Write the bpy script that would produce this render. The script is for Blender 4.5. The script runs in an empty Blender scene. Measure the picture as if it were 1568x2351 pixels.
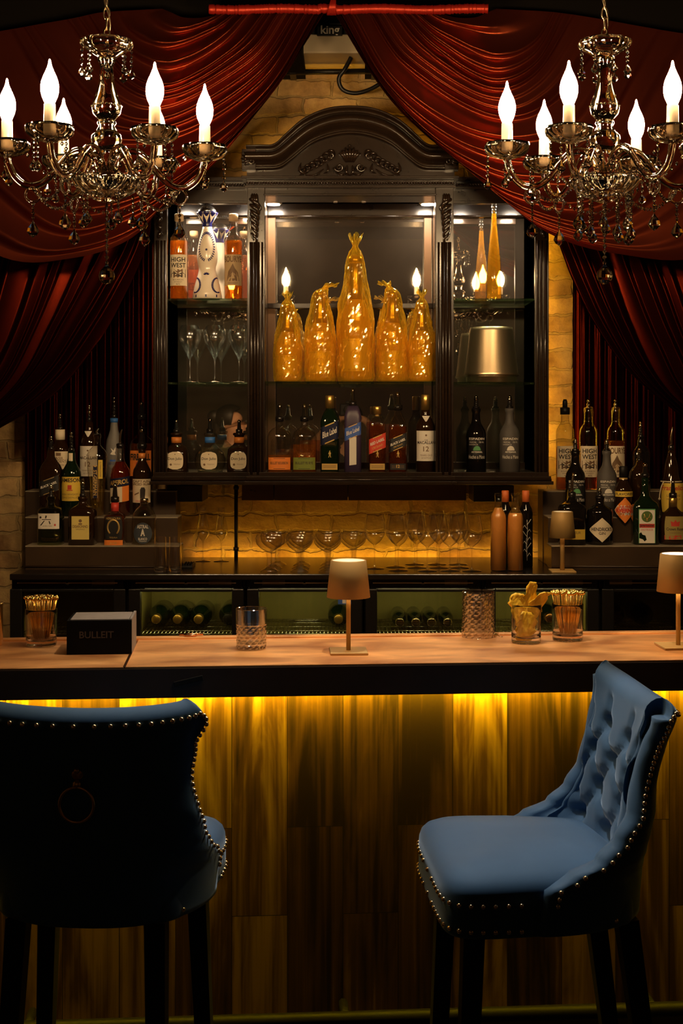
import bpy, bmesh, math, random
from mathutils import Vector, Matrix, noise
random.seed(7)
C = bpy.context.scene.collection
PI = math.pi
# photograph geometry: 50 mm lens, image 1568 x 2351, eye height 1.71 m, eye level at row 940
F = 50/36*2351
CX, CY, CZ = 800.0, 940.0, 1.71
def S(Y): return Y/F
def X(px, Y): return (px-CX)*Y/F
def Z(py, Y): return CZ-(py-CY)*Y/F
def P(px, py, Y): return Vector((X(px, Y), Y, Z(py, Y)))

# ---------------------------------------------------------------- materials
M = {}
def nt(name):
    m = bpy.data.materials.new(name); m.use_nodes = True
    t = m.node_tree; t.nodes.clear()
    out = t.nodes.new('ShaderNodeOutputMaterial')
    M[name] = m
    return m, t, out
def node(t, typ, **kw):
    n = t.nodes.new(typ)
    for k, v in kw.items():
        if k in n.inputs: n.inputs[k].default_value = v
        else: setattr(n, k, v)
    return n
def c4(c): return (c[0], c[1], c[2], 1)
def pm(name, col, rough=.5, metal=0, spec=.5, trans=0, ior=1.5, coat=0, sheen=0, sheen_tint=None, emis=None, es=0, noise_amt=0, noise_scale=20, bump=0, alpha=1):
    m, t, out = nt(name)
    b = node(t, 'ShaderNodeBsdfPrincipled')
    I = b.inputs
    I['Base Color'].default_value = c4(col); I['Roughness'].default_value = rough; I['Metallic'].default_value = metal
    I['Specular IOR Level'].default_value = spec; I['Transmission Weight'].default_value = trans; I['IOR'].default_value = ior
    I['Coat Weight'].default_value = coat; I['Coat Roughness'].default_value = .08
    I['Sheen Weight'].default_value = sheen
    if sheen_tint: I['Sheen Tint'].default_value = c4(sheen_tint)
    if emis: I['Emission Color'].default_value = c4(emis); I['Emission Strength'].default_value = es
    if noise_amt or bump:
        tc = node(t, 'ShaderNodeTexCoord'); n = node(t, 'ShaderNodeTexNoise', Scale=noise_scale, Detail=5.0)
        t.links.new(tc.outputs['Object'], n.inputs['Vector'])
        if noise_amt:
            mx = node(t, 'ShaderNodeMix', data_type='RGBA')
            mx.inputs[6].default_value = c4([c*(1-noise_amt) for c in col]); mx.inputs[7].default_value = c4([min(1, c*(1+noise_amt)) for c in col])
            t.links.new(n.outputs['Fac'], mx.inputs[0]); t.links.new(mx.outputs[2], I['Base Color'])
        if bump:
            bp = node(t, 'ShaderNodeBump', Strength=bump, Distance=.01)
            t.links.new(n.outputs['Fac'], bp.inputs['Height']); t.links.new(bp.outputs['Normal'], I['Normal'])
    t.links.new(b.outputs[0], out.inputs[0])
    return m
def emit(name, col, s):
    m, t, out = nt(name)
    e = node(t, 'ShaderNodeEmission', Color=c4(col), Strength=s)
    t.links.new(e.outputs[0], out.inputs[0]); return m
def thin(name, tint, edge=.75, base=.05, power=2.6, rough=.02, gcol=(1,1,1)):
    """thin clear glass: straight-through with mirror-like reflection growing towards the rim"""
    m, t, out = nt(name)
    tr = node(t, 'ShaderNodeBsdfTransparent', Color=c4(tint))
    gl = node(t, 'ShaderNodeBsdfGlossy', Color=c4(gcol), Roughness=rough)
    lw = node(t, 'ShaderNodeLayerWeight', Blend=.5)
    p = node(t, 'ShaderNodeMath', operation='POWER'); p.inputs[1].default_value = power
    a = node(t, 'ShaderNodeMath', operation='MULTIPLY_ADD'); a.inputs[1].default_value = edge; a.inputs[2].default_value = base
    t.links.new(lw.outputs['Facing'], p.inputs[0]); t.links.new(p.outputs[0], a.inputs[0])
    mx = node(t, 'ShaderNodeMixShader')
    t.links.new(a.outputs[0], mx.inputs[0]); t.links.new(tr.outputs[0], mx.inputs[1]); t.links.new(gl.outputs[0], mx.inputs[2])
    t.links.new(mx.outputs[0], out.inputs[0]); return m

pm('black_wood', (.020,.011,.006), .24, spec=.35, coat=.12, noise_amt=.3)
pm('carved_wood', (.020,.011,.006), .22, spec=.7, coat=.5)
pm('dark_wood', (.035,.018,.008), .42, noise_amt=.4, noise_scale=14)
pm('tier_wood', (.05,.028,.013), .38, noise_amt=.45, noise_scale=9)
pm('board_wood', (.16,.075,.025), .55, noise_amt=.35, noise_scale=10)
pm('counter_black', (.012,.009,.007), .22, spec=.6)
pm('cooler_black', (.008,.007,.006), .35)
pm('liner', (.44,.38,.13), .5, noise_amt=.35, noise_scale=6)
pm('chrome', (.82,.80,.76), .22, 1)
pm('steel', (.92,.70,.42), .36, 1)
pm('brass', (.75,.48,.16), .28, 1)
pm('gold_pick', (.98,.62,.14), .24, 1)
pm('lamp_gold', (.50,.31,.10), .55, .25)
pm('lamp_cap', (.85,.75,.6), .4, emis=(1,.72,.36), es=.55)
pm('lamp_cap_bright', (.85,.8,.75), .4, emis=(1,.88,.75), es=1.6)
pm('dark_plastic', (.009,.008,.007), .5, spec=.3)
pm('pourer_black', (.012,.01,.009), .2, coat=.5)
pm('pourer_metal', (.6,.5,.38), .15, 1)
pm('paper_cream', (.80,.68,.48), .7)
pm('paper_white', (.82,.76,.66), .7)
pm('paper_yellow', (.80,.55,.07), .65)
pm('paper_pale_yellow', (.74,.58,.16), .65)
pm('paper_orange', (.85,.24,.03), .6)
pm('paper_red', (.72,.06,.03), .6)
pm('paper_green', (.20,.24,.03), .6)
pm('paper_navy', (.008,.011,.045), .6, spec=.3)
pm('paper_blue', (.05,.13,.48), .5)
pm('paper_black', (.012,.011,.011), .5)
pm('paper_tan', (.55,.38,.2), .7)
pm('ink_black', (.03,.02,.015), .6)
pm('ink_brown', (.2,.11,.05), .6)
pm('ink_red', (.6,.05,.03), .6)
pm('ink_white', (.8,.75,.66), .6)
pm('ink_gold', (.75,.5,.16), .4, .6)
pm('ink_green', (.12,.38,.14), .6)
pm('ink_blue', (.02,.03,.14), .5)
pm('gold_foil', (.78,.50,.14), .3, .9)
pm('orange_cap', (.85,.2,.05), .5)
pm('red_band', (.7,.06,.04), .4)
pm('blue_band', (.04,.16,.5), .4)
pm('amber_band', (.75,.25,.05), .35)
pm('cork', (.62,.42,.22), .7)
pm('ceramic', (.85,.74,.58), .22, coat=.4)
pm('cobalt', (.015,.015,.10), .25, coat=.4)
pm('frost_dark', (.085,.075,.068), .62)
pm('frost_pale', (.19,.18,.17), .55)
pm('paper_slate', (.045,.055,.07), .5)
pm('paper_olive', (.34,.26,.07), .6)
pm('roundel_green', (.09,.15,.03), .5)
pm('caddy_black', (.004,.0035,.003), .85, spec=.06)
pm('caddy_ink', (.035,.025,.018), .7)
pm('glass_black', (.008,.006,.005), .07, spec=.6)
pm('glass_brown', (.022,.009,.003), .07, spec=.6)
pm('glass_green', (.006,.014,.005), .07, spec=.6)
pm('box_purple', (.055,.035,.075), .35)
pm('juice', (.85,.36,.07), .4)
pm('peel', (1,.60,.035), .5, bump=.3, noise_scale=60)
pm('crystal', (.93,.90,.85), .015, trans=1, ior=1.5)
pm('smoke_crystal', (.72,.60,.46), .02, trans=1, ior=1.5)
pm('cut_glass', (.97,.96,.95), .01, trans=1, ior=1.5)
pm('sleeve', (.40,.33,.24), .25)
pm('chain_metal', (.72,.56,.36), .25, 1)
pm('pipe_black', (.012,.01,.009), .4)
pm('heater_white', (.62,.50,.32), .5)
pm('wall_plaster', (.10,.065,.04), .8, noise_amt=.4, noise_scale=3)
pm('ceiling_black', (.004,.003,.002), .9, spec=.08)
pm('floor_wood', (.010,.006,.004), .7, spec=.08, noise_amt=.4, noise_scale=5)
pm('stool_leg', (.010,.008,.007), .5, spec=.2)
pm('nail_gold', (.92,.72,.45), .2, 1)
pm('skin', (.62,.33,.19), .55)
pm('hair', (.012,.008,.006), .5)
pm('grey_cloth', (.12,.125,.13), .85)
pm('dark_cloth', (.03,.03,.035), .85)
pm('napkin_lit_side', (.23,.19,.15), .65, noise_amt=.3, noise_scale=40)
pm('sticker_grey', (.32,.26,.18), .6, noise_amt=.3)
pm('copper_bit', (.8,.36,.16), .25, 1)
emit('bulb', (1,.66,.33), 370)
emit('puck', (1,.82,.62), 500)
emit('led_amber', (1,.72,.010), 125)
emit('led_wash', (1,.50,.03), 16)
emit('led_side', (1,.52,.03), 40)
emit('led_counter', (1,.50,.03), 9)
emit('cooler_lamp', (1,.85,.36), 17)
thin('thin_glass', (.97,.96,.94), edge=.9, base=.085, power=2.5, rough=.10)
thin('bright_glass', (.97,.96,.94), edge=.95, base=.15, power=1.6, rough=.15)
thin('cut_facet', (.93,.91,.88), edge=.65, base=.20, power=1.4, rough=.07)
thin('thin_clear', (.93,.91,.86), edge=.7, base=.07, power=2.2, rough=.04)
thin('shelf_glass', (.80,.88,.78), edge=.7, base=.06, gcol=(.75,.95,.75))
thin('pane', (.82,.82,.72), edge=.6, base=.05)
def liquor(name, tint, col, body=.3, rough=.06):
    """drink in a bottle: see-through tint with some glow of its own colour where light falls through it"""
    m, t, out = nt(name); L = t.links.new
    tr = node(t, 'ShaderNodeBsdfTransparent', Color=c4(tint)); tl = node(t, 'ShaderNodeBsdfTranslucent', Color=c4(col)); df = node(t, 'ShaderNodeBsdfDiffuse', Color=c4(col)); gl = node(t, 'ShaderNodeBsdfGlossy', Color=(1,.85,.6,1), Roughness=rough)
    m1 = node(t, 'ShaderNodeMixShader'); m1.inputs[0].default_value = .5; L(tl.outputs[0], m1.inputs[1]); L(df.outputs[0], m1.inputs[2])
    m2 = node(t, 'ShaderNodeMixShader'); m2.inputs[0].default_value = body; L(tr.outputs[0], m2.inputs[1]); L(m1.outputs[0], m2.inputs[2])
    m3 = node(t, 'ShaderNodeMixShader'); m3.inputs[0].default_value = .07; L(m2.outputs[0], m3.inputs[1]); L(gl.outputs[0], m3.inputs[2])
    L(m3.outputs[0], out.inputs[0])
liquor('whiskey', (.92,.50,.13), (.85,.33,.05), .22)
liquor('whiskey_dark', (.72,.30,.06), (.45,.12,.015), .25)
liquor('gold_liquid', (.95,.70,.20), (.95,.58,.06), .26)
liquor('pale_gold', (.93,.84,.45), (.9,.65,.15), .07)
liquor('aperol', (.80,.20,.06), (.55,.07,.015), .22)
liquor('clear_liquid', (.93,.92,.84), (.6,.56,.45), .05)
thin('green_tint', (.55,.62,.40), edge=.6, base=.05)

def fabric(name, dark, sheen_col, gl, rough):
    m, t, out = nt(name)
    b = node(t, 'ShaderNodeBsdfPrincipled')
    I = b.inputs
    I['Base Color'].default_value = c4(dark); I['Roughness'].default_value = rough
    I['Sheen Weight'].default_value = gl; I['Sheen Tint'].default_value = c4(sheen_col); I['Sheen Roughness'].default_value = .35
    I['Specular IOR Level'].default_value = .55; I['Specular Tint'].default_value = c4(sheen_col)
    tc = node(t, 'ShaderNodeTexCoord'); n = node(t, 'ShaderNodeTexNoise', Scale=7.0, Detail=4.0)
    t.links.new(tc.outputs['Object'], n.inputs['Vector'])
    mx = node(t, 'ShaderNodeMix', data_type='RGBA')
    mx.inputs[6].default_value = c4([c*.75 for c in dark]); mx.inputs[7].default_value = c4([c*1.25 for c in dark])
    t.links.new(n.outputs['Fac'], mx.inputs[0]); t.links.new(mx.outputs[2], I['Base Color'])
    t.links.new(b.outputs[0], out.inputs[0])
    return m
def velvet_satin(name, dif, glc, rough, w):
    m, t, out = nt(name)
    tc = node(t, 'ShaderNodeTexCoord'); n = node(t, 'ShaderNodeTexNoise', Scale=5.0, Detail=4.0)
    t.links.new(tc.outputs['Object'], n.inputs['Vector'])
    mx = node(t, 'ShaderNodeMix', data_type='RGBA'); mx.inputs[6].default_value = c4([c*.7 for c in dif]); mx.inputs[7].default_value = c4([c*1.3 for c in dif])
    t.links.new(n.outputs['Fac'], mx.inputs[0])
    d = node(t, 'ShaderNodeBsdfDiffuse'); g = node(t, 'ShaderNodeBsdfGlossy', Color=c4(glc), Roughness=rough); s = node(t, 'ShaderNodeMixShader'); s.inputs[0].default_value = w
    t.links.new(mx.outputs[2], d.inputs[0]); t.links.new(d.outputs[0], s.inputs[1]); t.links.new(g.outputs[0], s.inputs[2]); t.links.new(s.outputs[0], out.inputs[0])
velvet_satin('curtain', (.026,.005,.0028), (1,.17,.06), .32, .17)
velvet_satin('curtain_shaded', (.0055,.0009,.0006), (.80,.07,.025), .30, .055)  # darkened copy of the curtain cloth: shade on the lower drapes is in its colour
velvet_satin('rod_cloth', (.22,.010,.006), (.9,.14,.08), .4, .2)
def mat_mirror():
    m, t, out = nt('mirror')
    g = node(t, 'ShaderNodeBsdfGlossy', Color=(.74,.68,.60,1), Roughness=.012); d = node(t, 'ShaderNodeBsdfDiffuse', Color=(.5,.38,.27,1)); s = node(t, 'ShaderNodeMixShader')
    tc = node(t, 'ShaderNodeTexCoord'); n = node(t, 'ShaderNodeTexNoise', Scale=6.0, Detail=7.0); mr = node(t, 'ShaderNodeMapRange')
    mr.inputs['To Min'].default_value = .02; mr.inputs['To Max'].default_value = .085
    t.links.new(tc.outputs['Object'], n.inputs['Vector']); t.links.new(n.outputs['Fac'], mr.inputs['Value']); t.links.new(mr.outputs[0], s.inputs[0])
    t.links.new(g.outputs[0], s.inputs[1]); t.links.new(d.outputs[0], s.inputs[2]); t.links.new(s.outputs[0], out.inputs[0])
mat_mirror()
fabric('blue_velvet', (.046,.122,.26), (.55,.75,1), .5, .7)

def mat_brick():
    m, t, out = nt('brick')
    tc = node(t, 'ShaderNodeTexCoord'); sp = node(t, 'ShaderNodeSeparateXYZ'); cb = node(t, 'ShaderNodeCombineXYZ')
    t.links.new(tc.outputs['Object'], sp.inputs[0])
    ad = node(t, 'ShaderNodeMath', operation='ADD'); t.links.new(sp.outputs['X'], ad.inputs[0]); t.links.new(sp.outputs['Y'], ad.inputs[1])
    t.links.new(ad.outputs[0], cb.inputs[0]); t.links.new(sp.outputs['Z'], cb.inputs[1])
    nz = node(t, 'ShaderNodeTexNoise', Scale=16.0, Detail=6.0); t.links.new(cb.outputs[0], nz.inputs['Vector'])
    dv = node(t, 'ShaderNodeMix', data_type='RGBA', blend_type='LINEAR_LIGHT'); dv.inputs[0].default_value = .022
    t.links.new(cb.outputs[0], dv.inputs[6]); t.links.new(nz.outputs['Color'], dv.inputs[7])
    br = node(t, 'ShaderNodeTexBrick', Scale=1.0)
    br.inputs['Brick Width'].default_value = .215; br.inputs['Row Height'].default_value = .072; br.inputs['Mortar Size'].default_value = .007
    br.inputs['Mortar Smooth'].default_value = .5; br.inputs['Bias'].default_value = -.1
    br.inputs['Color1'].default_value = (.58,.36,.14,1); br.inputs['Color2'].default_value = (.24,.12,.045,1); br.inputs['Mortar'].default_value = (.36,.24,.10,1)
    t.links.new(dv.outputs[2], br.inputs['Vector'])
    n2 = node(t, 'ShaderNodeTexNoise', Scale=14.0, Detail=8.0, Roughness=.65); t.links.new(cb.outputs[0], n2.inputs['Vector'])
    n3 = node(t, 'ShaderNodeTexNoise', Scale=3.5, Detail=4.0); t.links.new(cb.outputs[0], n3.inputs['Vector'])
    mx = node(t, 'ShaderNodeMix', data_type='RGBA', blend_type='OVERLAY'); mx.inputs[0].default_value = .95
    t.links.new(br.outputs['Color'], mx.inputs[6]); t.links.new(n2.outputs['Fac'], mx.inputs[7])
    rp = node(t, 'ShaderNodeValToRGB'); rp.color_ramp.elements[0].position = .42; rp.color_ramp.elements[1].position = .62
    t.links.new(n3.outputs['Fac'], rp.inputs[0])
    m2 = node(t, 'ShaderNodeMix', data_type='RGBA'); m2.inputs[7].default_value = (.66,.47,.20,1)
    ml = node(t, 'ShaderNodeMath', operation='MULTIPLY'); ml.inputs[1].default_value = .55
    t.links.new(rp.outputs[0], ml.inputs[0]); t.links.new(ml.outputs[0], m2.inputs[0]); t.links.new(mx.outputs[2], m2.inputs[6])
    b = node(t, 'ShaderNodeBsdfPrincipled', Roughness=.85)
    t.links.new(m2.outputs[2], b.inputs['Base Color'])
    sm = node(t, 'ShaderNodeMath', operation='MULTIPLY_ADD'); sm.inputs[1].default_value = -.6
    t.links.new(br.outputs['Fac'], sm.inputs[0]); t.links.new(n2.outputs['Fac'], sm.inputs[2])
    bp = node(t, 'ShaderNodeBump', Strength=.8, Distance=.012); t.links.new(sm.outputs[0], bp.inputs['Height']); t.links.new(bp.outputs[0], b.inputs['Normal'])
    t.links.new(b.outputs[0], out.inputs[0])
mat_brick()

def mat_planks():
    m, t, out = nt('walnut_planks')
    L = t.links.new
    tc = node(t, 'ShaderNodeTexCoord'); sp = node(t, 'ShaderNodeSeparateXYZ'); L(tc.outputs['Object'], sp.inputs[0])
    cb = node(t, 'ShaderNodeCombineXYZ'); L(sp.outputs['Z'], cb.inputs[0]); L(sp.outputs['X'], cb.inputs[1])
    br = node(t, 'ShaderNodeTexBrick', Scale=1.0, offset=.37, offset_frequency=2)
    br.inputs['Brick Width'].default_value = .62; br.inputs['Row Height'].default_value = .145; br.inputs['Mortar Size'].default_value = .0009
    br.inputs['Color1'].default_value = (0,0,0,1); br.inputs['Color2'].default_value = (1,1,1,1); br.inputs['Mortar'].default_value = (0,0,0,1)
    L(cb.outputs[0], br.inputs['Vector'])
    tone = node(t, 'ShaderNodeSeparateColor'); L(br.outputs['Color'], tone.inputs[0])
    cg = node(t, 'ShaderNodeCombineXYZ')
    xs = node(t, 'ShaderNodeMath', operation='MULTIPLY'); xs.inputs[1].default_value = 9.0; L(sp.outputs['X'], xs.inputs[0])
    of = node(t, 'ShaderNodeMath', operation='MULTIPLY'); of.inputs[1].default_value = 37.0; L(tone.outputs[0], of.inputs[0])
    L(xs.outputs[0], cg.inputs[0]); L(sp.outputs['Z'], cg.inputs[1]); L(of.outputs[0], cg.inputs[2])
    n1 = node(t, 'ShaderNodeTexNoise', Scale=1.15, Detail=6.0, Distortion=1.8); L(cg.outputs[0], n1.inputs['Vector'])
    sc = node(t, 'ShaderNodeVectorMath', operation='MULTIPLY'); sc.inputs[1].default_value = (5.5,.8,1); L(cg.outputs[0], sc.inputs[0])
    n2 = node(t, 'ShaderNodeTexNoise', Scale=1.6, Detail=6.0, Distortion=.4); L(sc.outputs[0], n2.inputs['Vector'])
    rp = node(t, 'ShaderNodeValToRGB')
    e = rp.color_ramp.elements; e[0].position = .34; e[0].color = (.030,.012,.004,1); e[1].position = .66; e[1].color = (.46,.25,.07,1)
    x = rp.color_ramp.elements.new(.5); x.color = (.14,.06,.018,1)
    a1 = node(t, 'ShaderNodeMath', operation='MULTIPLY_ADD'); a1.inputs[1].default_value = .35; L(n2.outputs['Fac'], a1.inputs[0])
    a0 = node(t, 'ShaderNodeMath', operation='MULTIPLY'); a0.inputs[1].default_value = .65; L(n1.outputs['Fac'], a0.inputs[0]); L(a0.outputs[0], a1.inputs[2])
    a2 = node(t, 'ShaderNodeMath', operation='MULTIPLY_ADD'); a2.inputs[1].default_value = .22; L(tone.outputs[0], a2.inputs[0])
    a3 = node(t, 'ShaderNodeMath', operation='SUBTRACT'); a3.inputs[1].default_value = .11; L(a1.outputs[0], a3.inputs[0]); L(a3.outputs[0], a2.inputs[2])
    L(a2.outputs[0], rp.inputs[0])
    dk = node(t, 'ShaderNodeMix', data_type='RGBA'); dk.inputs[7].default_value = (.015,.008,.004,1)
    L(br.outputs['Fac'], dk.inputs[0]); L(rp.outputs[0], dk.inputs[6])
    b = node(t, 'ShaderNodeBsdfPrincipled', Roughness=.5)
    L(dk.outputs[2], b.inputs['Base Color']); L(b.outputs[0], out.inputs[0])
mat_planks()

def mat_copper():
    m, t, out = nt('copper_top')
    L = t.links.new
    tc = node(t, 'ShaderNodeTexCoord')
    mp = node(t, 'ShaderNodeMapping'); mp.inputs['Scale'].default_value = (1.0,2.2,1); L(tc.outputs['Object'], mp.inputs[0])
    n = node(t, 'ShaderNodeTexNoise', Scale=4.5, Detail=6.0, Distortion=.6); L(mp.outputs[0], n.inputs['Vector'])
    n2 = node(t, 'ShaderNodeTexNoise', Scale=40.0, Detail=4.0); L(tc.outputs['Object'], n2.inputs['Vector'])
    rp = node(t, 'ShaderNodeValToRGB'); e = rp.color_ramp.elements
    e[0].position = .3; e[0].color = (.50,.19,.055,1); e[1].position = .68; e[1].color = (1,.50,.16,1)
    L(n.outputs['Fac'], rp.inputs[0])
    rr = node(t, 'ShaderNodeMapRange'); rr.inputs['To Min'].default_value = .30; rr.inputs['To Max'].default_value = .5; L(n.outputs['Fac'], rr.inputs['Value'])
    b = node(t, 'ShaderNodeBsdfPrincipled', Metallic=.4)
    bp = node(t, 'ShaderNodeBump', Strength=.10, Distance=.004); L(n2.outputs['Fac'], bp.inputs['Height']); L(bp.outputs[0], b.inputs['Normal'])
    L(rp.outputs[0], b.inputs['Base Color']); L(rr.outputs[0], b.inputs['Roughness']); L(b.outputs[0], out.inputs[0])
mat_copper()

def mat_wrap():
    m, t, out = nt('cellophane')
    L = t.links.new
    tr = node(t, 'ShaderNodeBsdfTransparent', Color=(1,.82,.26,1)); tl = node(t, 'ShaderNodeBsdfTranslucent', Color=(1,.72,.07,1))
    df = node(t, 'ShaderNodeBsdfDiffuse', Color=(1,.70,.07,1)); gl = node(t, 'ShaderNodeBsdfGlossy', Color=(1,.85,.45,1), Roughness=.10)
    m1 = node(t, 'ShaderNodeMixShader'); m1.inputs[0].default_value = .5; L(tl.outputs[0], m1.inputs[1]); L(df.outputs[0], m1.inputs[2])
    lw = node(t, 'ShaderNodeLayerWeight', Blend=.45)
    mr = node(t, 'ShaderNodeMapRange'); mr.inputs['To Min'].default_value = .10; mr.inputs['To Max'].default_value = .80; L(lw.outputs['Facing'], mr.inputs['Value'])
    m2 = node(t, 'ShaderNodeMixShader'); L(mr.outputs[0], m2.inputs[0]); L(tr.outputs[0], m2.inputs[1]); L(m1.outputs[0], m2.inputs[2])
    m3 = node(t, 'ShaderNodeMixShader'); m3.inputs[0].default_value = .27; L(m2.outputs[0], m3.inputs[1]); L(gl.outputs[0], m3.inputs[2])
    L(m3.outputs[0], out.inputs[0])
mat_wrap()
pm('champagne_glass', (.85,.50,.04), .16, spec=.6, coat=.4)
pm('champagne_label', (1,.72,.16), .32, .4)

# ---------------------------------------------------------------- mesh builder
class MB:
    def __init__(s): s.v = []; s.f = []; s.sm = []; s.mi = []; s.mats = []
    def mat(s, name):
        if name not in s.mats: s.mats.append(name)
        return s.mats.index(name)
    def add(s, verts, faces, smooth=True, m=None):
        o = len(s.v); s.v += [tuple(v) for v in verts]
        k = s.mat(m) if m else 0
        for f in faces: s.f.append([i+o for i in f]); s.sm.append(smooth); s.mi.append(k)
        return s
    def box(s, x0, x1, y0, y1, z0, z1, bev=0, m=None, xf=None):
        bm = bmesh.new(); bmesh.ops.create_cube(bm, size=1)
        for v in bm.verts: v.co = Vector(((x0+x1)/2+v.co.x*(x1-x0), (y0+y1)/2+v.co.y*(y1-y0), (z0+z1)/2+v.co.z*(z1-z0)))
        if bev: bmesh.ops.bevel(bm, geom=list(bm.edges), offset=bev, segments=2, affect='EDGES', profile=.5)
        if xf:
            for v in bm.verts: v.co = xf @ v.co
        bm.verts.index_update()
        s.add([v.co[:] for v in bm.verts], [[v.index for v in f.verts] for f in bm.faces], False, m); bm.free(); return s
    def lathe(s, prof, seg=32, c=(0,0,0), smooth=True, ysc=1, m=None, rad=None, cap=True, xf=None):
        """prof: (z, r[, p]) bottom to top; p = superellipse power of the cross-section"""
        vs = []; fs = []
        for pr in prof:
            z, r = pr[0], pr[1]; p = pr[2] if len(pr) > 2 else 2
            for i in range(seg):
                a = 2*PI*(i+.5)/seg; ca, sa = math.cos(a), math.sin(a)
                k = 1/((abs(ca)**p+abs(sa)**p)**(1/p)) if p != 2 else 1
                if rad: k *= rad(a, z, r)
                vs.append(Vector((c[0]+r*k*ca, c[1]+r*k*sa*ysc, c[2]+z)))
        n = len(prof)
        for j in range(n-1):
            for i in range(seg):
                a, b = j*seg+i, j*seg+(i+1) % seg
                fs.append([a, b, b+seg, a+seg])
        if cap:
            if prof[0][1] > 1e-6: fs.append(list(range(seg))[::-1])
            if prof[-1][1] > 1e-6: fs.append([(n-1)*seg+i for i in range(seg)])
        if xf: vs = [xf @ v for v in vs]
        return s.add(vs, fs, smooth, m)
    def tube(s, pts, r, n=8, closed=False, m=None, smooth=True, cap=True, sq=1):
        pts = [Vector(p) for p in pts]; N = len(pts)
        rs = r if isinstance(r, (list, tuple)) else [r]*N
        vs = []; fs = []; nrm = None
        for i in range(N):
            a = pts[(i-1) % N] if (closed or i > 0) else pts[i]; b = pts[(i+1) % N] if (closed or i < N-1) else pts[i]
            d = (b-a); d = d.normalized() if d.length > 1e-9 else Vector((0,0,1))
            if nrm is None:
                nrm = d.orthogonal().normalized()
                if sq != 1 or n == 4:
                    up = Vector((0,1,0)) if abs(d.y) < .9 else Vector((1,0,0)); nrm = (up-d*up.dot(d)).normalized()
            nrm = (nrm-d*nrm.dot(d)); nrm = nrm.normalized() if nrm.length > 1e-6 else d.orthogonal().normalized()
            bn = d.cross(nrm)
            for k in range(n):
                t = 2*PI*(k+.5)/n
                vs.append(pts[i]+(nrm*math.cos(t)+bn*math.sin(t)*sq)*rs[i])
        for i in range(N if closed else N-1):
            for k in range(n):
                a, b = i*n+k, i*n+(k+1) % n; j = ((i+1) % N)*n
                fs.append([a, b, j+(k+1) % n, j+k])
        if cap and not closed: fs.append(list(range(n))[::-1]); fs.append([(N-1)*n+k for k in range(n)])
        return s.add(vs, fs, smooth, m)
    def ball(s, c, r, seg=12, rings=8, sc=(1,1,1), m=None, smooth=True, xf=None):
        vs = []; fs = []
        vs.append((0,0,-1))
        for j in range(1, rings):
            t = -PI/2+PI*j/rings
            for i in range(seg): vs.append((math.cos(t)*math.cos(2*PI*i/seg), math.cos(t)*math.sin(2*PI*i/seg), math.sin(t)))
        vs.append((0,0,1)); last = len(vs)-1
        for i in range(seg): fs.append([0, 1+(i+1) % seg, 1+i]); fs.append([last, last-seg+i, last-seg+(i+1) % seg])
        for j in range(rings-2):
            for i in range(seg):
                a = 1+j*seg+i; b = 1+j*seg+(i+1) % seg
                fs.append([a, b, b+seg, a+seg])
        out = []
        for v in vs:
            w = Vector((v[0]*r*sc[0], v[1]*r*sc[1], v[2]*r*sc[2]))
            if xf: w = xf @ w
            out.append(w+Vector(c))
        return s.add(out, fs, smooth, m)
    def grid(s, fn, nu, nv, m=None, smooth=True, closed=False):
        vs = [fn(i/(nu if closed else nu-1), j/(nv-1)) for j in range(nv) for i in range(nu)]
        fs = [[j*nu+i, j*nu+(i+1) % nu, (j+1)*nu+(i+1) % nu, (j+1)*nu+i] for j in range(nv-1) for i in range(nu if closed else nu-1)]
        return s.add(vs, fs, smooth, m)
    def prism(s, poly, y0, y1, m=None, smooth=False):
        """polygon in x,z extruded from y0 to y1"""
        n = len(poly)
        vs = [(p[0], y0, p[1]) for p in poly]+[(p[0], y1, p[1]) for p in poly]
        fs = [list(range(n)), [n+i for i in range(n)][::-1]]+[[i, n+i, n+(i+1) % n, (i+1) % n] for i in range(n)]
        return s.add(vs, fs, smooth, m)

def mk(name, mb, mat, parent=None, off=None, recalc=True, loc=(0,0,0)):
    me = bpy.data.meshes.new(name)
    v = mb.v
    if off is not None: v = [(p[0]-off[0], p[1]-off[1], p[2]-off[2]) for p in v]
    me.from_pydata(v, [], mb.f); me.update()
    mats = mb.mats or [mat]
    for k in mats: me.materials.append(M[k])
    me.polygons.foreach_set('use_smooth', mb.sm); me.polygons.foreach_set('material_index', mb.mi)
    if recalc:
        bm = bmesh.new(); bm.from_mesh(me); bmesh.ops.recalc_face_normals(bm, faces=bm.faces); bm.to_mesh(me); bm.free()
    o = bpy.data.objects.new(name, me); C.objects.link(o); o.location = loc
    if parent: o.parent = parent
    return o
def thing(name, label, cat, loc=(0,0,0), rotz=0, group=None):
    o = bpy.data.objects.new(name, None); C.objects.link(o); o.empty_display_size = .05
    o.location = loc; o.rotation_euler = (0,0,rotz); o['label'] = label; o['category'] = cat
    if group: o['group'] = group
    return o
def tag(o, label, cat, group=None):
    o['label'] = label; o['category'] = cat
    if group: o['group'] = group
    return o
def wpart(name, mb, mat, t, **k):            # mesh given in world coordinates
    return mk(name, mb, mat, t, off=t.location, **k)
def struct(name, mb, mat, label=None):
    o = mk(name, mb, mat); o['kind'] = 'structure'
    return o
def dup(root, loc, label=None, group=None, rotz=None):
    r = root.copy(); C.objects.link(r); r.location = loc
    if rotz is not None: r.rotation_euler = (0,0,rotz)
    if label: r['label'] = label
    if group: r['group'] = group
    for ch in list(root.children):
        c = ch.copy(); C.objects.link(c); c.parent = r
        for g in list(ch.children):
            d = g.copy(); C.objects.link(d); d.parent = c
    return r
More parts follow.
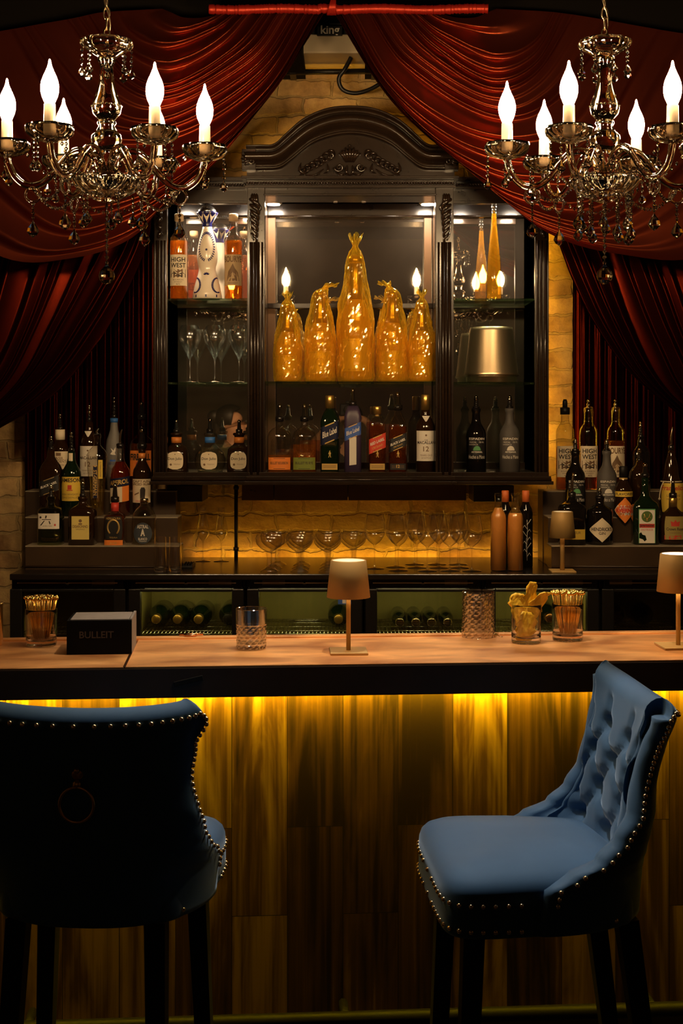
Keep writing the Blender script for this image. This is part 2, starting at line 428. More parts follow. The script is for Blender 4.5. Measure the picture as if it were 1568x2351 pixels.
def catmull(pts, n):
    pts = [Vector(p) for p in pts]; out = []
    m = len(pts)-1
    for k in range(n):
        t = k/(n-1)*m; i = min(int(t), m-1); f = t-i
        p1, p2 = pts[i], pts[i+1]; p0 = pts[i-1] if i else p1*2-p2; p3 = pts[i+2] if i+2 <= m else p2*2-p1
        out.append(.5*((2*p1)+(p2-p0)*f+(2*p0-5*p1+4*p2-p3)*f*f+(3*p1-p0-3*p2+p3)*f**3))
    return out
def resample(pts, n, pre=60):
    c = catmull(pts, pre); L = [0]
    for a, b in zip(c, c[1:]): L.append(L[-1]+(b-a).length)
    out = []; j = 0
    for k in range(n):
        d = L[-1]*k/(n-1)
        while j < len(L)-2 and L[j+1] < d: j += 1
        f = (d-L[j])/max(1e-9, L[j+1]-L[j]); out.append(c[j].lerp(c[j+1], min(1, max(0, f))))
    return out

# ---------------------------------------------------------------- lettering
_tc = {}
def text_geo(s, bold=0.0):
    if (s, bold) in _tc: return _tc[(s, bold)]
    cu = bpy.data.curves.new('t', 'FONT'); cu.body = s; cu.align_x = 'CENTER'; cu.size = 1; cu.offset = bold; cu.resolution_u = 3
    o = bpy.data.objects.new('t', cu); C.objects.link(o)
    dg = bpy.context.evaluated_depsgraph_get(); dg.update()
    me = bpy.data.meshes.new_from_object(o.evaluated_get(dg))
    v = [(p.co.x, p.co.y) for p in me.vertices]; f = [list(p.vertices) for p in me.polygons]
    bpy.data.objects.remove(o); bpy.data.curves.remove(cu); bpy.data.meshes.remove(me)
    if v:
        x0 = min(a for a, b in v); x1 = max(a for a, b in v); y0 = min(b for a, b in v); y1 = max(b for a, b in v)
        v = [(a-(x0+x1)/2, b-(y0+y1)/2) for a, b in v]; r = (v, f, x1-x0, y1-y0)
    else: r = ([], [], 1, 1)
    _tc[(s, bold)] = r; return r

def surf_map(R, flat, shear=0, ysc=1, p=2):
    if p > 2: return lambda x, z, o: Vector((x, -(max(0, R**p-abs(min(abs(x), R*.995))**p)**(1/p)*ysc+o), z+shear*x))
    if flat: return lambda x, z, o: Vector((x, -(R*ysc+o), z+shear*x))
    return lambda x, z, o: Vector(((R+o)*math.sin(x/R), -(R+o)*math.cos(x/R)*ysc, z+shear*x))

def label(parent, R, zc, w, h, mat, shape='rect', texts=(), deco=(), flat=False, shear=0, ysc=1, name='paper_label', off=.0007, txt_name='lettering', p=2):
    """a label wrapped on the front of a bottle. texts: (string, b, width fraction, ink[, bold]); deco: (polygon in -1..1 coords | ('c', a, b, r), ink)"""
    mp = surf_map(R, flat, shear, ysc, p)
    mb = MB(); nu, nv = (14, 14)
    def fn(u, v):
        a, b = 2*u-1, 2*v-1
        k = 1
        if shape == 'diamond': k = max(.02, 1-abs(b))
        elif shape == 'oval': k = max(.02, (1-abs(b)**3.2))**(1/3.2)
        elif shape == 'round': k = max(.02, (1-b*b))**.5
        elif shape == 'barrel': k = 1-.12*b*b
        elif shape == 'tri': k = max(.04, (b+1)/2)
        return mp(a*k*w/2, zc+b*h/2, off)
    mb.grid(fn, nu, nv)
    l = mk(name, mb, mat, parent, recalc=False)
    inks = {}
    for tx in texts:
        s, b, wf, ink = tx[:4]; bold = tx[4] if len(tx) > 4 else .012
        v, f, tw, th = text_geo(s, bold)
        k = wf*w/tw
        kz = tx[5]*h/th if len(tx) > 5 else k
        vert = len(tx) > 6 and tx[6]
        ax = tx[7] if len(tx) > 7 else 0
        if vert:
            kv = wf*h/tw
            inks.setdefault(ink, MB()).add([mp(ax*w/2+y*kv, zc+b*h/2-x*kv, off*2) for x, y in v], f, False)
        else:
            inks.setdefault(ink, MB()).add([mp(ax*w/2+x*k, zc+b*h/2+y*kz, off*2) for x, y in v], f, False)
    dk = {}
    for pl, ink in deco:
        if pl[0] == 'c':
            _, a, b, r = pl[:4]
            pts = [(a*w/2+r*math.cos(2*PI*i/20), b*h/2+r*math.sin(2*PI*i/20)) for i in range(20)]
        else: pts = [(a*w/2, b*h/2) for a, b in pl]
        q = dk.setdefault(ink, MB()); n = len(pts); cx = sum(p[0] for p in pts)/n; cz = sum(p[1] for p in pts)/n
        ring = [pts]
        V = [mp(cx, zc+cz, off*1.5)]
        # subdivide edges so that the mark follows the curve of the glass
        pp = []
        for i in range(n):
            a, b = pts[i], pts[(i+1) % n]; m_ = 1 if n > 12 else 4
            for k in range(m_): pp.append((a[0]+(b[0]-a[0])*k/m_, a[1]+(b[1]-a[1])*k/m_))
        V += [mp((cx+x)/2, zc+(cz+z)/2, off*1.5) for x, z in pp]+[mp(x, zc+z, off*1.5) for x, z in pp]
        N = len(pp)
        FF = [[0, 1+i, 1+(i+1) % N] for i in range(N)]+[[1+i, 1+N+i, 1+N+(i+1) % N, 1+(i+1) % N] for i in range(N)]
        q.add(V, FF, False)
    for ink, q in dk.items(): mk('emblem', q, ink, l, recalc=False)
    for ink, q in inks.items(): mk(txt_name, q, ink, l, recalc=False)
    return l
def rect(a0, a1, b0, b1): return [(a0,b0),(a1,b0),(a1,b1),(a0,b1)]
# ================================================================ the room
YW = 5.66
mb = MB(); mb.box(-3.4, 3.4, YW, YW+.12, 0, 3.4); struct('wall_back', mb, 'brick')
mb = MB(); mb.box(-3.4, 3.4, -3.0, YW+.12, -.1, 0); struct('floor', mb, 'floor_wood')
mb = MB(); mb.box(-3.4, 3.4, -3.0, YW+.12, 3.4, 3.5); struct('ceiling', mb, 'ceiling_black')
mb = MB(); mb.box(-3.5, -3.4, -3.0, YW+.12, 0, 3.4); struct('wall_left', mb, 'wall_plaster')
mb = MB(); mb.box(3.4, 3.5, -3.0, YW+.12, 0, 3.4); struct('wall_right', mb, 'wall_plaster')
mb = MB(); mb.box(-3.4, 3.4, -3.1, -3.0, 0, 3.4); struct('wall_front', mb, 'wall_plaster')
mb = MB(); mb.box(-3.4, X(690,5.06), 5.06, YW, Z(92,5.06), 3.4); mb.box(X(842,5.06), 3.4, 5.06, YW, Z(92,5.06), 3.4); mb.box(X(690,5.06), X(842,5.06), 5.06, YW, Z(-12,5.06), 3.4)
struct('trim_1', mb, 'ceiling_black')
# low brick return at the left end of the back bar
mb = MB(); mb.box(-3.3, X(50, 5.6), 5.6, YW-.001, 0, Z(1060, 5.6), .006)
tag(mk('brick_pier', mb, 'brick'), 'low brick pier at the left end of the back counter', 'pier')

# wall heater, pipe and cable above the hutch
Yh = 5.40
t = thing('wall_heater', 'pale wall heater box with a black name plate, high between the red drapes', 'heater', (X(765,Yh), YW, Z(122,Yh)))
mb = MB(); mb.box(X(690,Yh), X(842,Yh), Yh, YW, Z(122,Yh), Z(78,Yh), .006); wpart('casing', mb, 'heater_white', t)
mb = MB(); mb.box(X(708,Yh), X(824,Yh), Yh+.03, YW, Z(78,Yh), Z(40,Yh), .004); wpart('upper_hood', mb, 'pipe_black', t)
mb = MB(); mb.box(X(728,Yh), X(786,Yh), Yh-.012, Yh+.03, Z(83,Yh), Z(61,Yh), .002); pl = wpart('name_plate', mb, 'dark_plastic', t)
v, f, tw, th = text_geo('king', .02); k = (X(780,Yh)-X(737,Yh))/tw
mb = MB(); mb.add([(X(758,Yh)+a*k, Yh-.0135, Z(73,Yh)+b*k) for a, b in v], f, False)
o = mk('lettering', mb, 'ink_white', pl, off=t.location)
mb = MB(); mb.tube([(X(640,5.56), 5.56, Z(166,5.56)), (X(900,5.56), 5.56, Z(163,5.56))], .011, 10)
for q in (672, 860): mb.box(X(q,5.56)-.012, X(q,5.56)+.012, 5.55, YW, Z(170,5.56), Z(158,5.56))
tag(mk('conduit_pipe', mb, 'pipe_black'), 'black horizontal conduit pipe running across the brick above the hutch', 'pipe')
pts = [P(806,132,5.45), P(792,158,5.45), P(778,180,5.46), P(786,205,5.47), P(815,214,5.47), P(850,205,5.47), P(880,186,5.47), P(905,160,5.48)]
mb = MB(); mb.tube(catmull(pts, 40), .0085, 8)
tag(mk('hanging_cable', mb, 'pipe_black'), 'thick black cable hanging in a loop below the heater', 'cable')
mb = MB(); Yp = 5.52
mb.tube([P(542,1105,Yp), P(542,1290,Yp)], .0075, 10)
for q in (1120, 1260): mb.lathe([(-.006,.011),(.006,.011)], 10, tuple(P(542,q,Yp)))
tag(mk('upright_pipe', mb, 'pipe_black'), 'thin black upright pipe on the brick beside the coupe glasses', 'pipe')

# ================================================================ the black hutch
YF, YC, YB = 5.25, 5.13, 5.60
ZS = [Z(685,5.27), Z(877,5.27), Z(1088,5.27)]
hz = Z(1112, YF)
hut = thing('back_bar_hutch', 'tall carved black hutch with mirrored back and glass shelves, its top arched', 'hutch', (X(807,YF), 5.4, hz))
def bxp(mb, px0, px1, py0, py1, ya, yb, ref=None, bev=.0015):
    r = ref or ya
    return mb.box(X(px0,r), X(px1,r), ya, yb, Z(py1,r), Z(py0,r), bev)
def hp(name, mb, mat='black_wood', **k): return wpart(name, mb, mat, hut, **k)
# outer stiles with reeded mouldings
for a, b, s in ((354, 384, 1), (1228, 1260, -1)):
    mb = MB(); bxp(mb, a, b, 440, 1092, YF, YB)
    for q, r in ((.25, 4.0), (.55, 3.0), (.8, 2.6)):
        x = a+(b-a)*(q if s > 0 else 1-q)
        mb.tube([P(x, 552, YF-.001), P(x, 1084, YF-.001)], r*S(YF), 10)
    st = hp('outer_stile', mb)
    mb = MB()
    xm = (a+b)/2-(3*s)
    for k in range(5):
        c = P(xm, 470+k*17, YF-.004); mb.ball(c, 8*S(YF), 10, 6, (1-.08*k, .7, 1.25), xf=Matrix.Rotation(.4*s*(-1)**k, 3, 'Y'))
    mk('carved_drop', mb, 'carved_wood', st, off=hut.location)
# centre pilasters
for a, b, s in ((568, 608, 1), (1000, 1041, -1)):
    mb = MB(); bxp(mb, a, b, 432, 1100, YC, YC+.05, YC)
    for q, r in ((9, 4.6), (17, 3.2), (24, 4.4), (34, 2.4)):
        x = (a+q) if s > 0 else (b-q)
        mb.tube([P(x, 556, YC-.001), P(x, 1090, YC-.001)], r*S(YC), 10)
    mb.box(X(a+4,YF), X(b-4,YF), YC+.02, YB, Z(1092,YF), Z(440,YF))
    pil = hp('pilaster', mb)
    mb = MB(); xc = (a+15) if s > 0 else (b-15)
    # carved acanthus drop with a scroll near the top
    sp = [P(xc+s*(10-9*math.cos(.35*i)*math.exp(-.06*i)), 478-9*math.sin(.35*i)*math.exp(-.06*i), YC-.010) for i in range(22)]
    mb.tube(sp, [3.2*S(YC)*(1-.025*i) for i in range(22)], 8)
    for k in range(7):
        y0 = 458+k*13; w_ = 1-.07*k
        lf = [P(xc-s*11*w_, y0-2, YC-.004), P(xc-s*1, y0+4, YC-.018), P(xc+s*10*w_, y0+13, YC-.014), P(xc+s*8*w_, y0+24, YC-.004)]
        mb.tube(catmull(lf, 10), [1.2*S(YC)]+[(5.0-.35*k)*S(YC)]*8+[.8*S(YC)], 8)
    for k in range(3):
        lf = [P(xc+s*(2+3*k), 470, YC-.006), P(xc-s*(4-5*k), 458, YC-.018), P(xc+s*(1+5*k-5), 444, YC-.006)]
        mb.tube(catmull(lf, 8), [3.4*S(YC)]*7+[.8*S(YC)], 8)
    mb.tube(catmull([P(xc-s*8,480,YC-.004), P(xc-s*9,510,YC-.006), P(xc-s*6,538,YC-.004), P(xc,552,YC-.003)], 14), 2.2*S(YC), 8)
    mk('carved_acanthus', mb, 'carved_wood', pil, off=hut.location)
# rails, cornice, base
mb = MB(); bxp(mb, 384, 572, 430, 466, YF, YF+.05); bxp(mb, 1036, 1228, 430, 466, YF, YF+.05); bxp(mb, 604, 1004, 430, 449, YC+.01, YF+.05, YC)
bxp(mb, 384, 572, 461, 467, YF-.008, YF); bxp(mb, 1036, 1228, 461, 467, YF-.008, YF); bxp(mb, 604, 1004, 444, 449, YC, YC+.02, YC)
hp('top_rail', mb)
mb = MB()
bxp(mb, 346, 1268, 406, 416, YF-.045, YB); bxp(mb, 350, 1264, 428, 434, YF-.02, YB); bxp(mb, 354, 1260, 416, 430, YF-.008, YB)
bxp(mb, 556, 1052, 408, 414, YC-.045, YF+.02, YC); bxp(mb, 562, 1046, 427, 433, YC-.02, YF+.02, YC); bxp(mb, 566, 1042, 414, 428, YC-.006, YF+.02, YC)
hp('cornice', mb)
mb = MB()
def rope(px0, px1, py, Y):
    n = int((px1-px0)/6.2)
    for i in range(n):
        mb.ball(P(px0+(i+.5)*(px1-px0)/n, py, Y), 3.4*S(Y), 8, 6, (1.25,.8,.75), xf=Matrix.Rotation(.6, 3, 'Y'))
rope(360, 564, 424, YF-.018); rope(1046, 1254, 424, YF-.018); rope(566, 1042, 420, YC-.016)
hp('rope_moulding', mb, 'carved_wood')
mb = MB()
for (a, b, Y) in ((346, 1268, YF), (562, 1048, YC)):
    bxp(mb, a+8, b-8, 1084, 1094, Y-.006, YB if Y == YF else YF+.03, Y); bxp(mb, a+4, b-4, 1093, 1100, Y-.018, YB if Y == YF else YF+.03, Y)
    mb.tube([P(a+2, 1102, Y-.026), P(b-2, 1102, Y-.026)], 3.4*S(Y), 10); bxp(mb, a, b, 1104, 1112, Y-.034, YB if Y == YF else YF+.03, Y)
mb.box(X(384,YF), X(1228,YF), YF, YB, Z(1100,YF), ZS[2]); mb.box(X(600,YF), X(1008,YF), YC+.02, YF, Z(1100,YF), ZS[2])
hp('base', mb)
# shelf edge light strip at the bottom of each bay and dark plinth behind it
mb = MB(); mb.box(X(384,YF), X(1228,YF), 5.55, YB, Z(1088,5.27), Z(1062,5.55)); hp('back_plinth', mb)
mb = MB(); bxp(mb, 360, 1256, 430, 440, YF+.02, YB); hp('roof_board', mb)
# side walls
for a, b in ((372, 384), (1228, 1240)):
    mb = MB(); mb.box(X(a,YF), X(b,YF), YF+.02, YB, Z(1092,YF), Z(440,YF)); hp('side_panel', mb)
mb = MB(); mb.box(X(372,YF), X(1240,YF), YB, YB+.02, Z(1092,YF), Z(440,YF)); hp('back_panel', mb)
YM = 5.575
mb = MB()
for a, b, c in ((384,578,470),(604,1004,470),(1036,1228,470)):
    mb.box(X(a,YF), X(b,YF), YM-.02, YB, Z(500,YM), Z(440,YF), .002)
    mb.tube([(X(a,YF), YM-.022, Z(498,YM)), (X(b,YF), YM-.022, Z(498,YM))], .004, 8)
hp('back_header', mb)
for a, b in ((384,578),(604,1004),(1036,1228)):
    mb = MB()
    mb.box(X(a,YF), X(b,YF), YM, YM+.006, Z(1064,YM), Z(500,YM))
    o = hp('mirror', mb, 'mirror'); o['label'] = 'mirrored back of one bay'
mb = MB()
for a, b in ((384,578),(604,1004),(1036,1228)): mb.box(X(a,YF), X(b,YF), YM-.022, YM+.006, Z(709,YM), Z(697,YM), .002)
hp('mirror_rail', mb)
for a in (612, 992):
    mb = MB(); mb.box(X(a-8,YF), X(a+10,YF), YM-.015, YM+.005, Z(1060,YM), Z(500,YM), .001); hp('mirror_stile', mb, 'board_wood')
for a, b in ((384,578),(1036,1228)):
    mb = MB(); mb.box(X(a,YF)+.001, X(b,YF)-.001, 5.27, 5.55, ZS[0]-.009, ZS[0], .001); hp('glass_shelf', mb, 'shelf_glass')
for a, b in ((384,578),(604,1004),(1036,1228)):
    mb = MB(); mb.box(X(a,YF)+.001, X(b,YF)-.001, 5.27 if a != 604 else 5.15, 5.55, ZS[1]-.009, ZS[1], .001); hp('glass_shelf', mb, 'shelf_glass')
# puck lights under the top boards of the bays
for px, Y in ((628,5.20),(982,5.20),(628,5.44),(982,5.44),(548,5.33),(410,5.40),(1075,5.36),(1200,5.36)):
    mb = MB(); z = Z(442,YF)-.002
    mb.lathe([(-.014,.030),(-.012,.034),(0,.034)], 24, (X(px,Y), Y, z)); o = hp('puck_light', mb, 'chrome')
    mb = MB(); mb.lathe([(-.0165,.0235),(-.0145,.0235)], 24, (X(px,Y), Y, z)); mk('lamp_disc', mb, 'puck', o, off=hut.location)
# little clips under the rails
for px in (545, 770, 835, 1062):
    mb = MB(); bxp(mb, px-8, px+8, 452 if 600 < px < 1000 else 458, 460 if 600 < px < 1000 else 466, YF+.03, YF+.045); bxp(mb, px-5, px+5, 456, 464, YF+.025, YF+.05); hp('shelf_clip', mb, 'chrome')
# arched pediment
mid = 805
OUT = [(566,336),(600,335),(630,333),(657,309),(697,275),(750,252),(805,246)]
INN = [(566,390),(606,390),(643,387),(674,366),(715,333),(761,315),(805,309)]
def mirror_line(L): return L+[(2*mid-x, y) for x, y in L[::-1][1:]]
oc = resample([(x,0,y) for x, y in mirror_line(OUT)], 81); ic = resample([(x,0,y) for x, y in mirror_line(INN)], 81)
PROF = [(0,.0),(0,.05),(.03,.062),(.08,.064),(.12,.052),(.16,.030),(.22,.034),(.30,.052),(.42,.074),(.54,.080),(.66,.070),(.76,.046),(.83,.026),(.87,.026),(.90,.036),(.95,.040),(.985,.034),(1,.01),(1,-.02)]
mb = MB()
def af(u, v):
    k = int(round(v*(len(PROF)-1))); i = int(round(u*80)); t_, d = PROF[k]
    q = oc[i].lerp(ic[i], t_); return P(q.x, q.z, YC).to_tuple()[0:1]+(YC+.02-d, P(q.x, q.z, YC).z)
mb.grid(af, 81, len(PROF))
back = [P(q.x, q.z, YC) for q in oc]
mb.add([(p.x, YC+.02, p.z) for p in back]+[(p.x, YB, p.z) for p in back], [[i, i+1, 81+i+1, 81+i] for i in range(80)], True)
hp('arch_moulding', mb)
mb = MB()
poly = [(X(q.x,YC), Z(q.z-4,YC)) for q in ic]+[(X(1044,YC), Z(414,YC)), (X(566,YC), Z(414,YC))]
mb.prism(poly, YC+.012, YC+.05); hp('arch_panel', mb)
mb = MB()
poly = [(X(q.x,YC), Z(q.z+2,YC)) for q in oc]+[(X(1044,YC), Z(414,YC)), (X(566,YC), Z(414,YC))]
mb.prism(poly, YB-.03, YB); hp('arch_backing', mb)
# carved shell-and-garland ornament
mb = MB(); Yo = YC+.006; sc = S(YC)
def leaf(pts, r, sq=.7, taper=True, dz=-.012):
    q = catmull([P(x, y, Yo+(dz if 0 < i < len(pts)-1 else 0)) for i, (x, y) in enumerate(pts)], 12)
    mb.tube(q, [r*sc*(math.sin(PI*(.12+.8*k/11)) if taper else 1) for k in range(12)], 8, sq=sq)
c = 803
for k in range(-3, 4):                                   # shell
    a = k*.36
    leaf([(c+3*k, 372), (c+13*math.sin(a)+2*k, 358-6*math.cos(a)), (c+28*math.sin(a), 372-36*math.cos(a))], 6.6)
leaf([(c, 340), (c, 335), (c, 331)], 3)
for s in (-1, 1):
    for cx_, cy_, r0, n in ((24, 384, 12, 26), (42, 357, 7, 20)):
        sp = [P(c+s*(cx_+r0*math.cos(.42*i)*math.exp(-.07*i)), cy_+r0*math.sin(.42*i)*math.exp(-.07*i), Yo-.010-.0006*i) for i in range(n)]
        mb.tube(sp, [3.0*sc*(1-.018*i) for i in range(n)], 8)
    leaf([(c+s*8, 398), (c+s*20, 402), (c+s*32, 396)], 4)
    leaf([(c+s*6, 380), (c+s*8, 395), (c, 404)], 4.5)
    for k in range(7):                                   # garland of leaves out to the ends
        x0 = 34+k*11; y0 = 356+k*5.2-(3 if k < 2 else 0)
        leaf([(c+s*x0, y0), (c+s*(x0+9), y0-8+k), (c+s*(x0+19), y0-2+k*1.2)], 5.2-.25*k)
        leaf([(c+s*x0, y0+2), (c+s*(x0+8), y0+11), (c+s*(x0+16), y0+15)], 5.0-.25*k)
        mb.ball(P(c+s*(x0+4), y0+3, Yo-.012), 3.4*sc, 8, 6)
    leaf([(c+s*96, 396), (c+s*108, 398), (c+s*116, 388), (c+s*112, 374)], 4.6)
    leaf([(c+s*60, 388), (c+s*80, 402), (c+s*104, 402)], 3.4)
    leaf([(c+s*52, 376), (c+s*50, 392), (c+s*60, 398)], 3.6)
hp('carved_ornament', mb, 'carved_wood')
for cx_, s in ((572, -1), (1036, 1)):
    mb = MB(); Yo = YC-.030
    for k in range(5):
        a = -.9+.45*k
        leaf([(cx_-s*8, 368), (cx_+s*8*math.cos(a), 366+12*math.sin(a)), (cx_+s*19*math.cos(a), 364+20*math.sin(a))], 4.4)
    sp = [P(cx_-s*(6-7*math.cos(.4*i)*math.exp(-.06*i)), 370+7*math.sin(.4*i)*math.exp(-.06*i), Yo-.012) for i in range(18)]
    mb.tube(sp, 2.6*sc, 8)
    bxp(mb, cx_-16, cx_+16, 345, 392, YC-.024, YC+.02, YC)
    hp('corner_carving', mb, 'carved_wood')
# amber light strips hidden on top of and behind the hutch (they wash the brick)
led = thing('amber_light_strip', 'amber light strip behind the arched top of the hutch', 'light strip', (X(805,YF), 5.59, Z(408,YB)))
mb = MB(); mb.box(X(600,YF), X(1010,YF), 5.605, 5.63, Z(404,YB), Z(398,YB)); wpart('diode_strip', mb, 'led_wash', led)
mb = MB(); mb.box(X(590,YF), X(1020,YF), 5.601, 5.645, Z(412,YB), Z(404,YB)); wpart('channel', mb, 'pipe_black', led)
led = thing('amber_light_strip', 'upright amber light strip behind the right side of the hutch', 'light strip', (X(1250,YF), 5.63, Z(1090,YB)))
mb = MB(); mb.box(X(1247,YF), X(1251,YF), 5.606, 5.616, Z(1085,YB), Z(470,YB)); wpart('diode_strip', mb, 'led_side', led)
mb = MB(); mb.box(X(1236,YF), X(1246,YF), 5.602, 5.655, Z(1085,YB), Z(470,YB)); wpart('channel', mb, 'pipe_black', led)
# board under the hutch that carries it, with a metal plate and a brick-coloured gap
t = thing('support_board', 'brown wooden board with screw holes bolted to the brick under the hutch', 'board', (X(800,5.5), 5.56, Z(1150,5.5)))
for a, b in ((555,628),(630,798),(800,1070)):
    mb = MB(); mb.box(X(a,5.5), X(b,5.5), 5.5, YW, Z(1149,5.5), Z(1113,5.5), .001); wpart('plank', mb, 'board_wood', t)
mb = MB()
for q in (576, 585, 840, 1080-25, 1050, 980): mb.lathe([(0,.004),(.0015,.004)], 10, tuple(P(q, 1124+(q % 7), 5.4995)), xf=None)
wpart('screw', mb, 'dark_plastic', t)
for q, w in ((428, 40), (1130, 46)):
    mb = MB(); mb.box(X(q-w,5.5), X(q+w,5.5), 5.44, YW, Z(1150,5.5), Z(1113,5.5), .002); wpart('cleat', mb, 'dark_wood', t)
# ================================================================ red drapes
def loft(name, keys, nfold, amp, Yf, lab, ns=150, nt_=70, sharp=1.6, bulge=0, warp=.25, mat='curtain', seed=0, taper=.25):
    """keys: lines in the photo's frame, hung in the room at depth Yf(s,t); folds run along the lines"""
    rk = [resample([(x,0,y) for x, y in k], nt_) for k in keys]
    cols = []
    for j in range(nt_):
        cols.append(catmull([r[j] for r in rk], ns))
    rnd = random.Random(seed); ph = [rnd.uniform(-1,1) for _ in range(8)]
    mb = MB()
    def fn(u, v):
        i = int(round(u*(ns-1))); j = int(round(v*(nt_-1))); q = cols[j][i]
        s = u+warp*.12*math.sin(2*PI*(1.7*u+ph[0]))+warp*.05*math.sin(2*PI*(4.3*u+ph[1]))+.010*math.sin(5*v+ph[2]*3+7*u)
        x = (s*nfold) % 1.0; k = int(s*nfold) % 8
        g = (x/.78)**sharp if x < .78 else (1-(x-.78)/.22)
        a = amp*(.65+.5*ph[k])*(taper+(1-taper)*min(1, math.sin(PI*min(1, .15+v*.9))*1.3))
        Y = Yf(u, v)-a*g-bulge*math.sin(PI*v)*(.3+.7*u)
        return P(q.x, q.z, Y)
    mb.grid(fn, ns, nt_)
    return tag(mk(name, mb, mat, recalc=False), lab, 'curtain')
RK = [[(1004,27),(1045,40),(1090,40),(1120,28),(1140,20)],
      [(962,25),(1020,66),(1130,103),(1212,78),(1250,26)],
      [(922,24),(1000,105),(1125,175),(1225,140),(1290,30)],
      [(876,23),(950,118),(1115,216),(1230,190),(1345,38)],
      [(838,21),(930,150),(1130,268),(1275,235),(1425,52)],
      [(802,19),(905,185),(1065,300),(1220,330),(1345,280),(1480,62)],
      [(776,18),(890,210),(1050,355),(1220,420),(1400,385),(1580,78)],
      [(764,15),(903,225),(1080,395),(1230,490),(1420,505),(1640,300),(1740,95)],
      [(756,12),(905,240),(1110,418),(1258,535),(1420,583),(1620,585),(1820,430),(1930,120)]]
def LK_(k): return [(1512-x, y+(4 if x > 1300 else 0)) for x, y in k]
LK = [LK_(k) for k in RK[:-2]]+[[(748,15),(625,215),(455,385),(300,490),(120,512),(-110,300),(-215,100)],
      [(757,12),(640,190),(500,368),(385,462),(300,548),(170,592),(0,588),(-220,430),(-330,120)]]
loft('swag_curtain', RK, 15, .060, lambda u, v: 5.00-.02*u, 'red velvet swag draped from top centre to the right, hem behind the right chandelier', bulge=.07, seed=3)
loft('swag_curtain', LK, 15, .060, lambda u, v: 4.985-.02*u, 'red velvet swag draped from top centre to the left, hem behind the left chandelier', bulge=.07, seed=5)
RD = [[(1262,500),(1290,580),(1318,652),(1365,745),(1450,860),(1580,970)],
      [(1330,500),(1375,610),(1430,740),(1510,880),(1640,1000)],
      [(1420,500),(1470,640),(1530,790),(1590,910),(1700,1010)],
      [(1520,500),(1560,640),(1610,790),(1680,920),(1760,1010)],
      [(1680,500),(1700,640),(1730,790),(1780,900),(1840,1000)]]
loft('side_drape', RD, 9, .05, lambda u, v: 5.15-.03*v, 'dark red drape pulled diagonally aside to the right below the right swag', bulge=.0, seed=11, sharp=1.3, taper=.8, mat='curtain_shaded')
LD = [[(350,470),(338,560),(280,690),(222,790),(120,910),(-30,1000)],
      [(300,470),(245,600),(165,740),(85,860),(-70,1010)],
      [(215,480),(160,620),(95,760),(20,890),(-120,1010)],
      [(110,480),(60,640),(10,790),(-50,900),(-160,1000)],
      [(-60,480),(-90,640),(-120,790),(-170,900),(-240,1000)]]
loft('side_drape', LD, 9, .05, lambda u, v: 5.15-.03*v, 'dark red drape pulled diagonally aside to the left below the left swag', bulge=.0, seed=12, sharp=1.3, taper=.8, mat='curtain_shaded')
def straight(px0, px1, py0, py1, Y, n, lab, seed):
    rnd = random.Random(seed); ph = rnd.uniform(0,6); mb = MB(); N = 160
    def fn(u, v):
        a = .020*math.sin(2*PI*n*u+ph+1.2*math.sin(3*u*PI))+.008*math.sin(2*PI*n*2.3*u+v)
        p = P(px0+(px1-px0)*u, py0+(py1-py0)*v, Y); return (p.x, Y+a*(.5+.5*v), p.z)
    mb.grid(fn, N, 12); tag(mk('back_curtain', mb, 'curtain_shaded', recalc=False), lab, 'curtain')
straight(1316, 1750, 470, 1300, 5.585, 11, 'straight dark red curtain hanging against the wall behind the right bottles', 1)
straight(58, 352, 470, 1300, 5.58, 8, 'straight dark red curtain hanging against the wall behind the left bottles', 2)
# red-wrapped rod
mb = MB(); rnd = random.Random(5); n = 280
pts = [P(480+640*i/(n-1), 21+1.5*math.sin(i*.065)+(-3 if abs(i-118) < 8 else 0), 4.90) for i in range(n)]
mb.tube(pts, [(9.4+2.6*rnd.random())*S(4.9) for i in range(n)], 12)
for k in range(7):
    a = catmull([P(752+3*k,34,4.895), P(757+2*k,14,4.872), P(763+k,-4,4.89), P(768,-14,4.92)], 10)
    mb.tube(a, 2.6*S(4.9), 6)
tag(mk('curtain_rod', mb, 'rod_cloth'), 'curtain rod wrapped in gathered bright red cloth at the top', 'curtain rod')

# ================================================================ chandeliers
YCH = 3.35; sC = S(YCH)
def zc(py): return Z(py, YCH)
def facet_bead(mb, c, r, h=None):
    h = h or r; n = 6
    vs = [(c[0], c[1], c[2]+h)]+[(c[0]+r*math.cos(2*PI*i/n), c[1]+r*math.sin(2*PI*i/n), c[2]+.18*h) for i in range(n)]+[(c[0]+r*.8*math.cos(2*PI*(i+.5)/n), c[1]+r*.8*math.sin(2*PI*(i+.5)/n), c[2]-.35*h) for i in range(n)]+[(c[0], c[1], c[2]-h)]
    f = [[0,1+i,1+(i+1) % n] for i in range(n)]
    for i in range(n): f += [[1+i, 7+i, 1+(i+1) % n], [1+(i+1) % n, 7+i, 7+(i+1) % n]]
    f += [[13, 7+(i+1) % n, 7+i] for i in range(n)]
    mb.add(vs, f, False)
def drop(mb, c, r, h):          # faceted teardrop hanging below c
    mb.lathe([(-h,.0001),(-h*.86,r*.62),(-h*.66,r),(-h*.45,r*.82),(-h*.2,r*.34),(0,.0003)], 8, c, smooth=False, ysc=.55)
def strand(a, b=None, n=6, sag=0, r=4.6, tear=0):
    """chain of cut beads from a (to b, sagging) in the chandelier's own frame"""
    mb = MB(); a = Vector(a); b = Vector(b) if b is not None else a-Vector((0,0,n*10.5*sC)); 
    for i in range(n):
        t_ = (i+.5)/n; p = a.lerp(b, t_); p.z -= sag*4*t_*(1-t_)
        facet_bead(mb, p, r*sC*(1 if i % 2 == 0 else .82), r*1.25*sC)
    if tear: drop(mb, b, tear*.36*sC, tear*sC)
    return mb
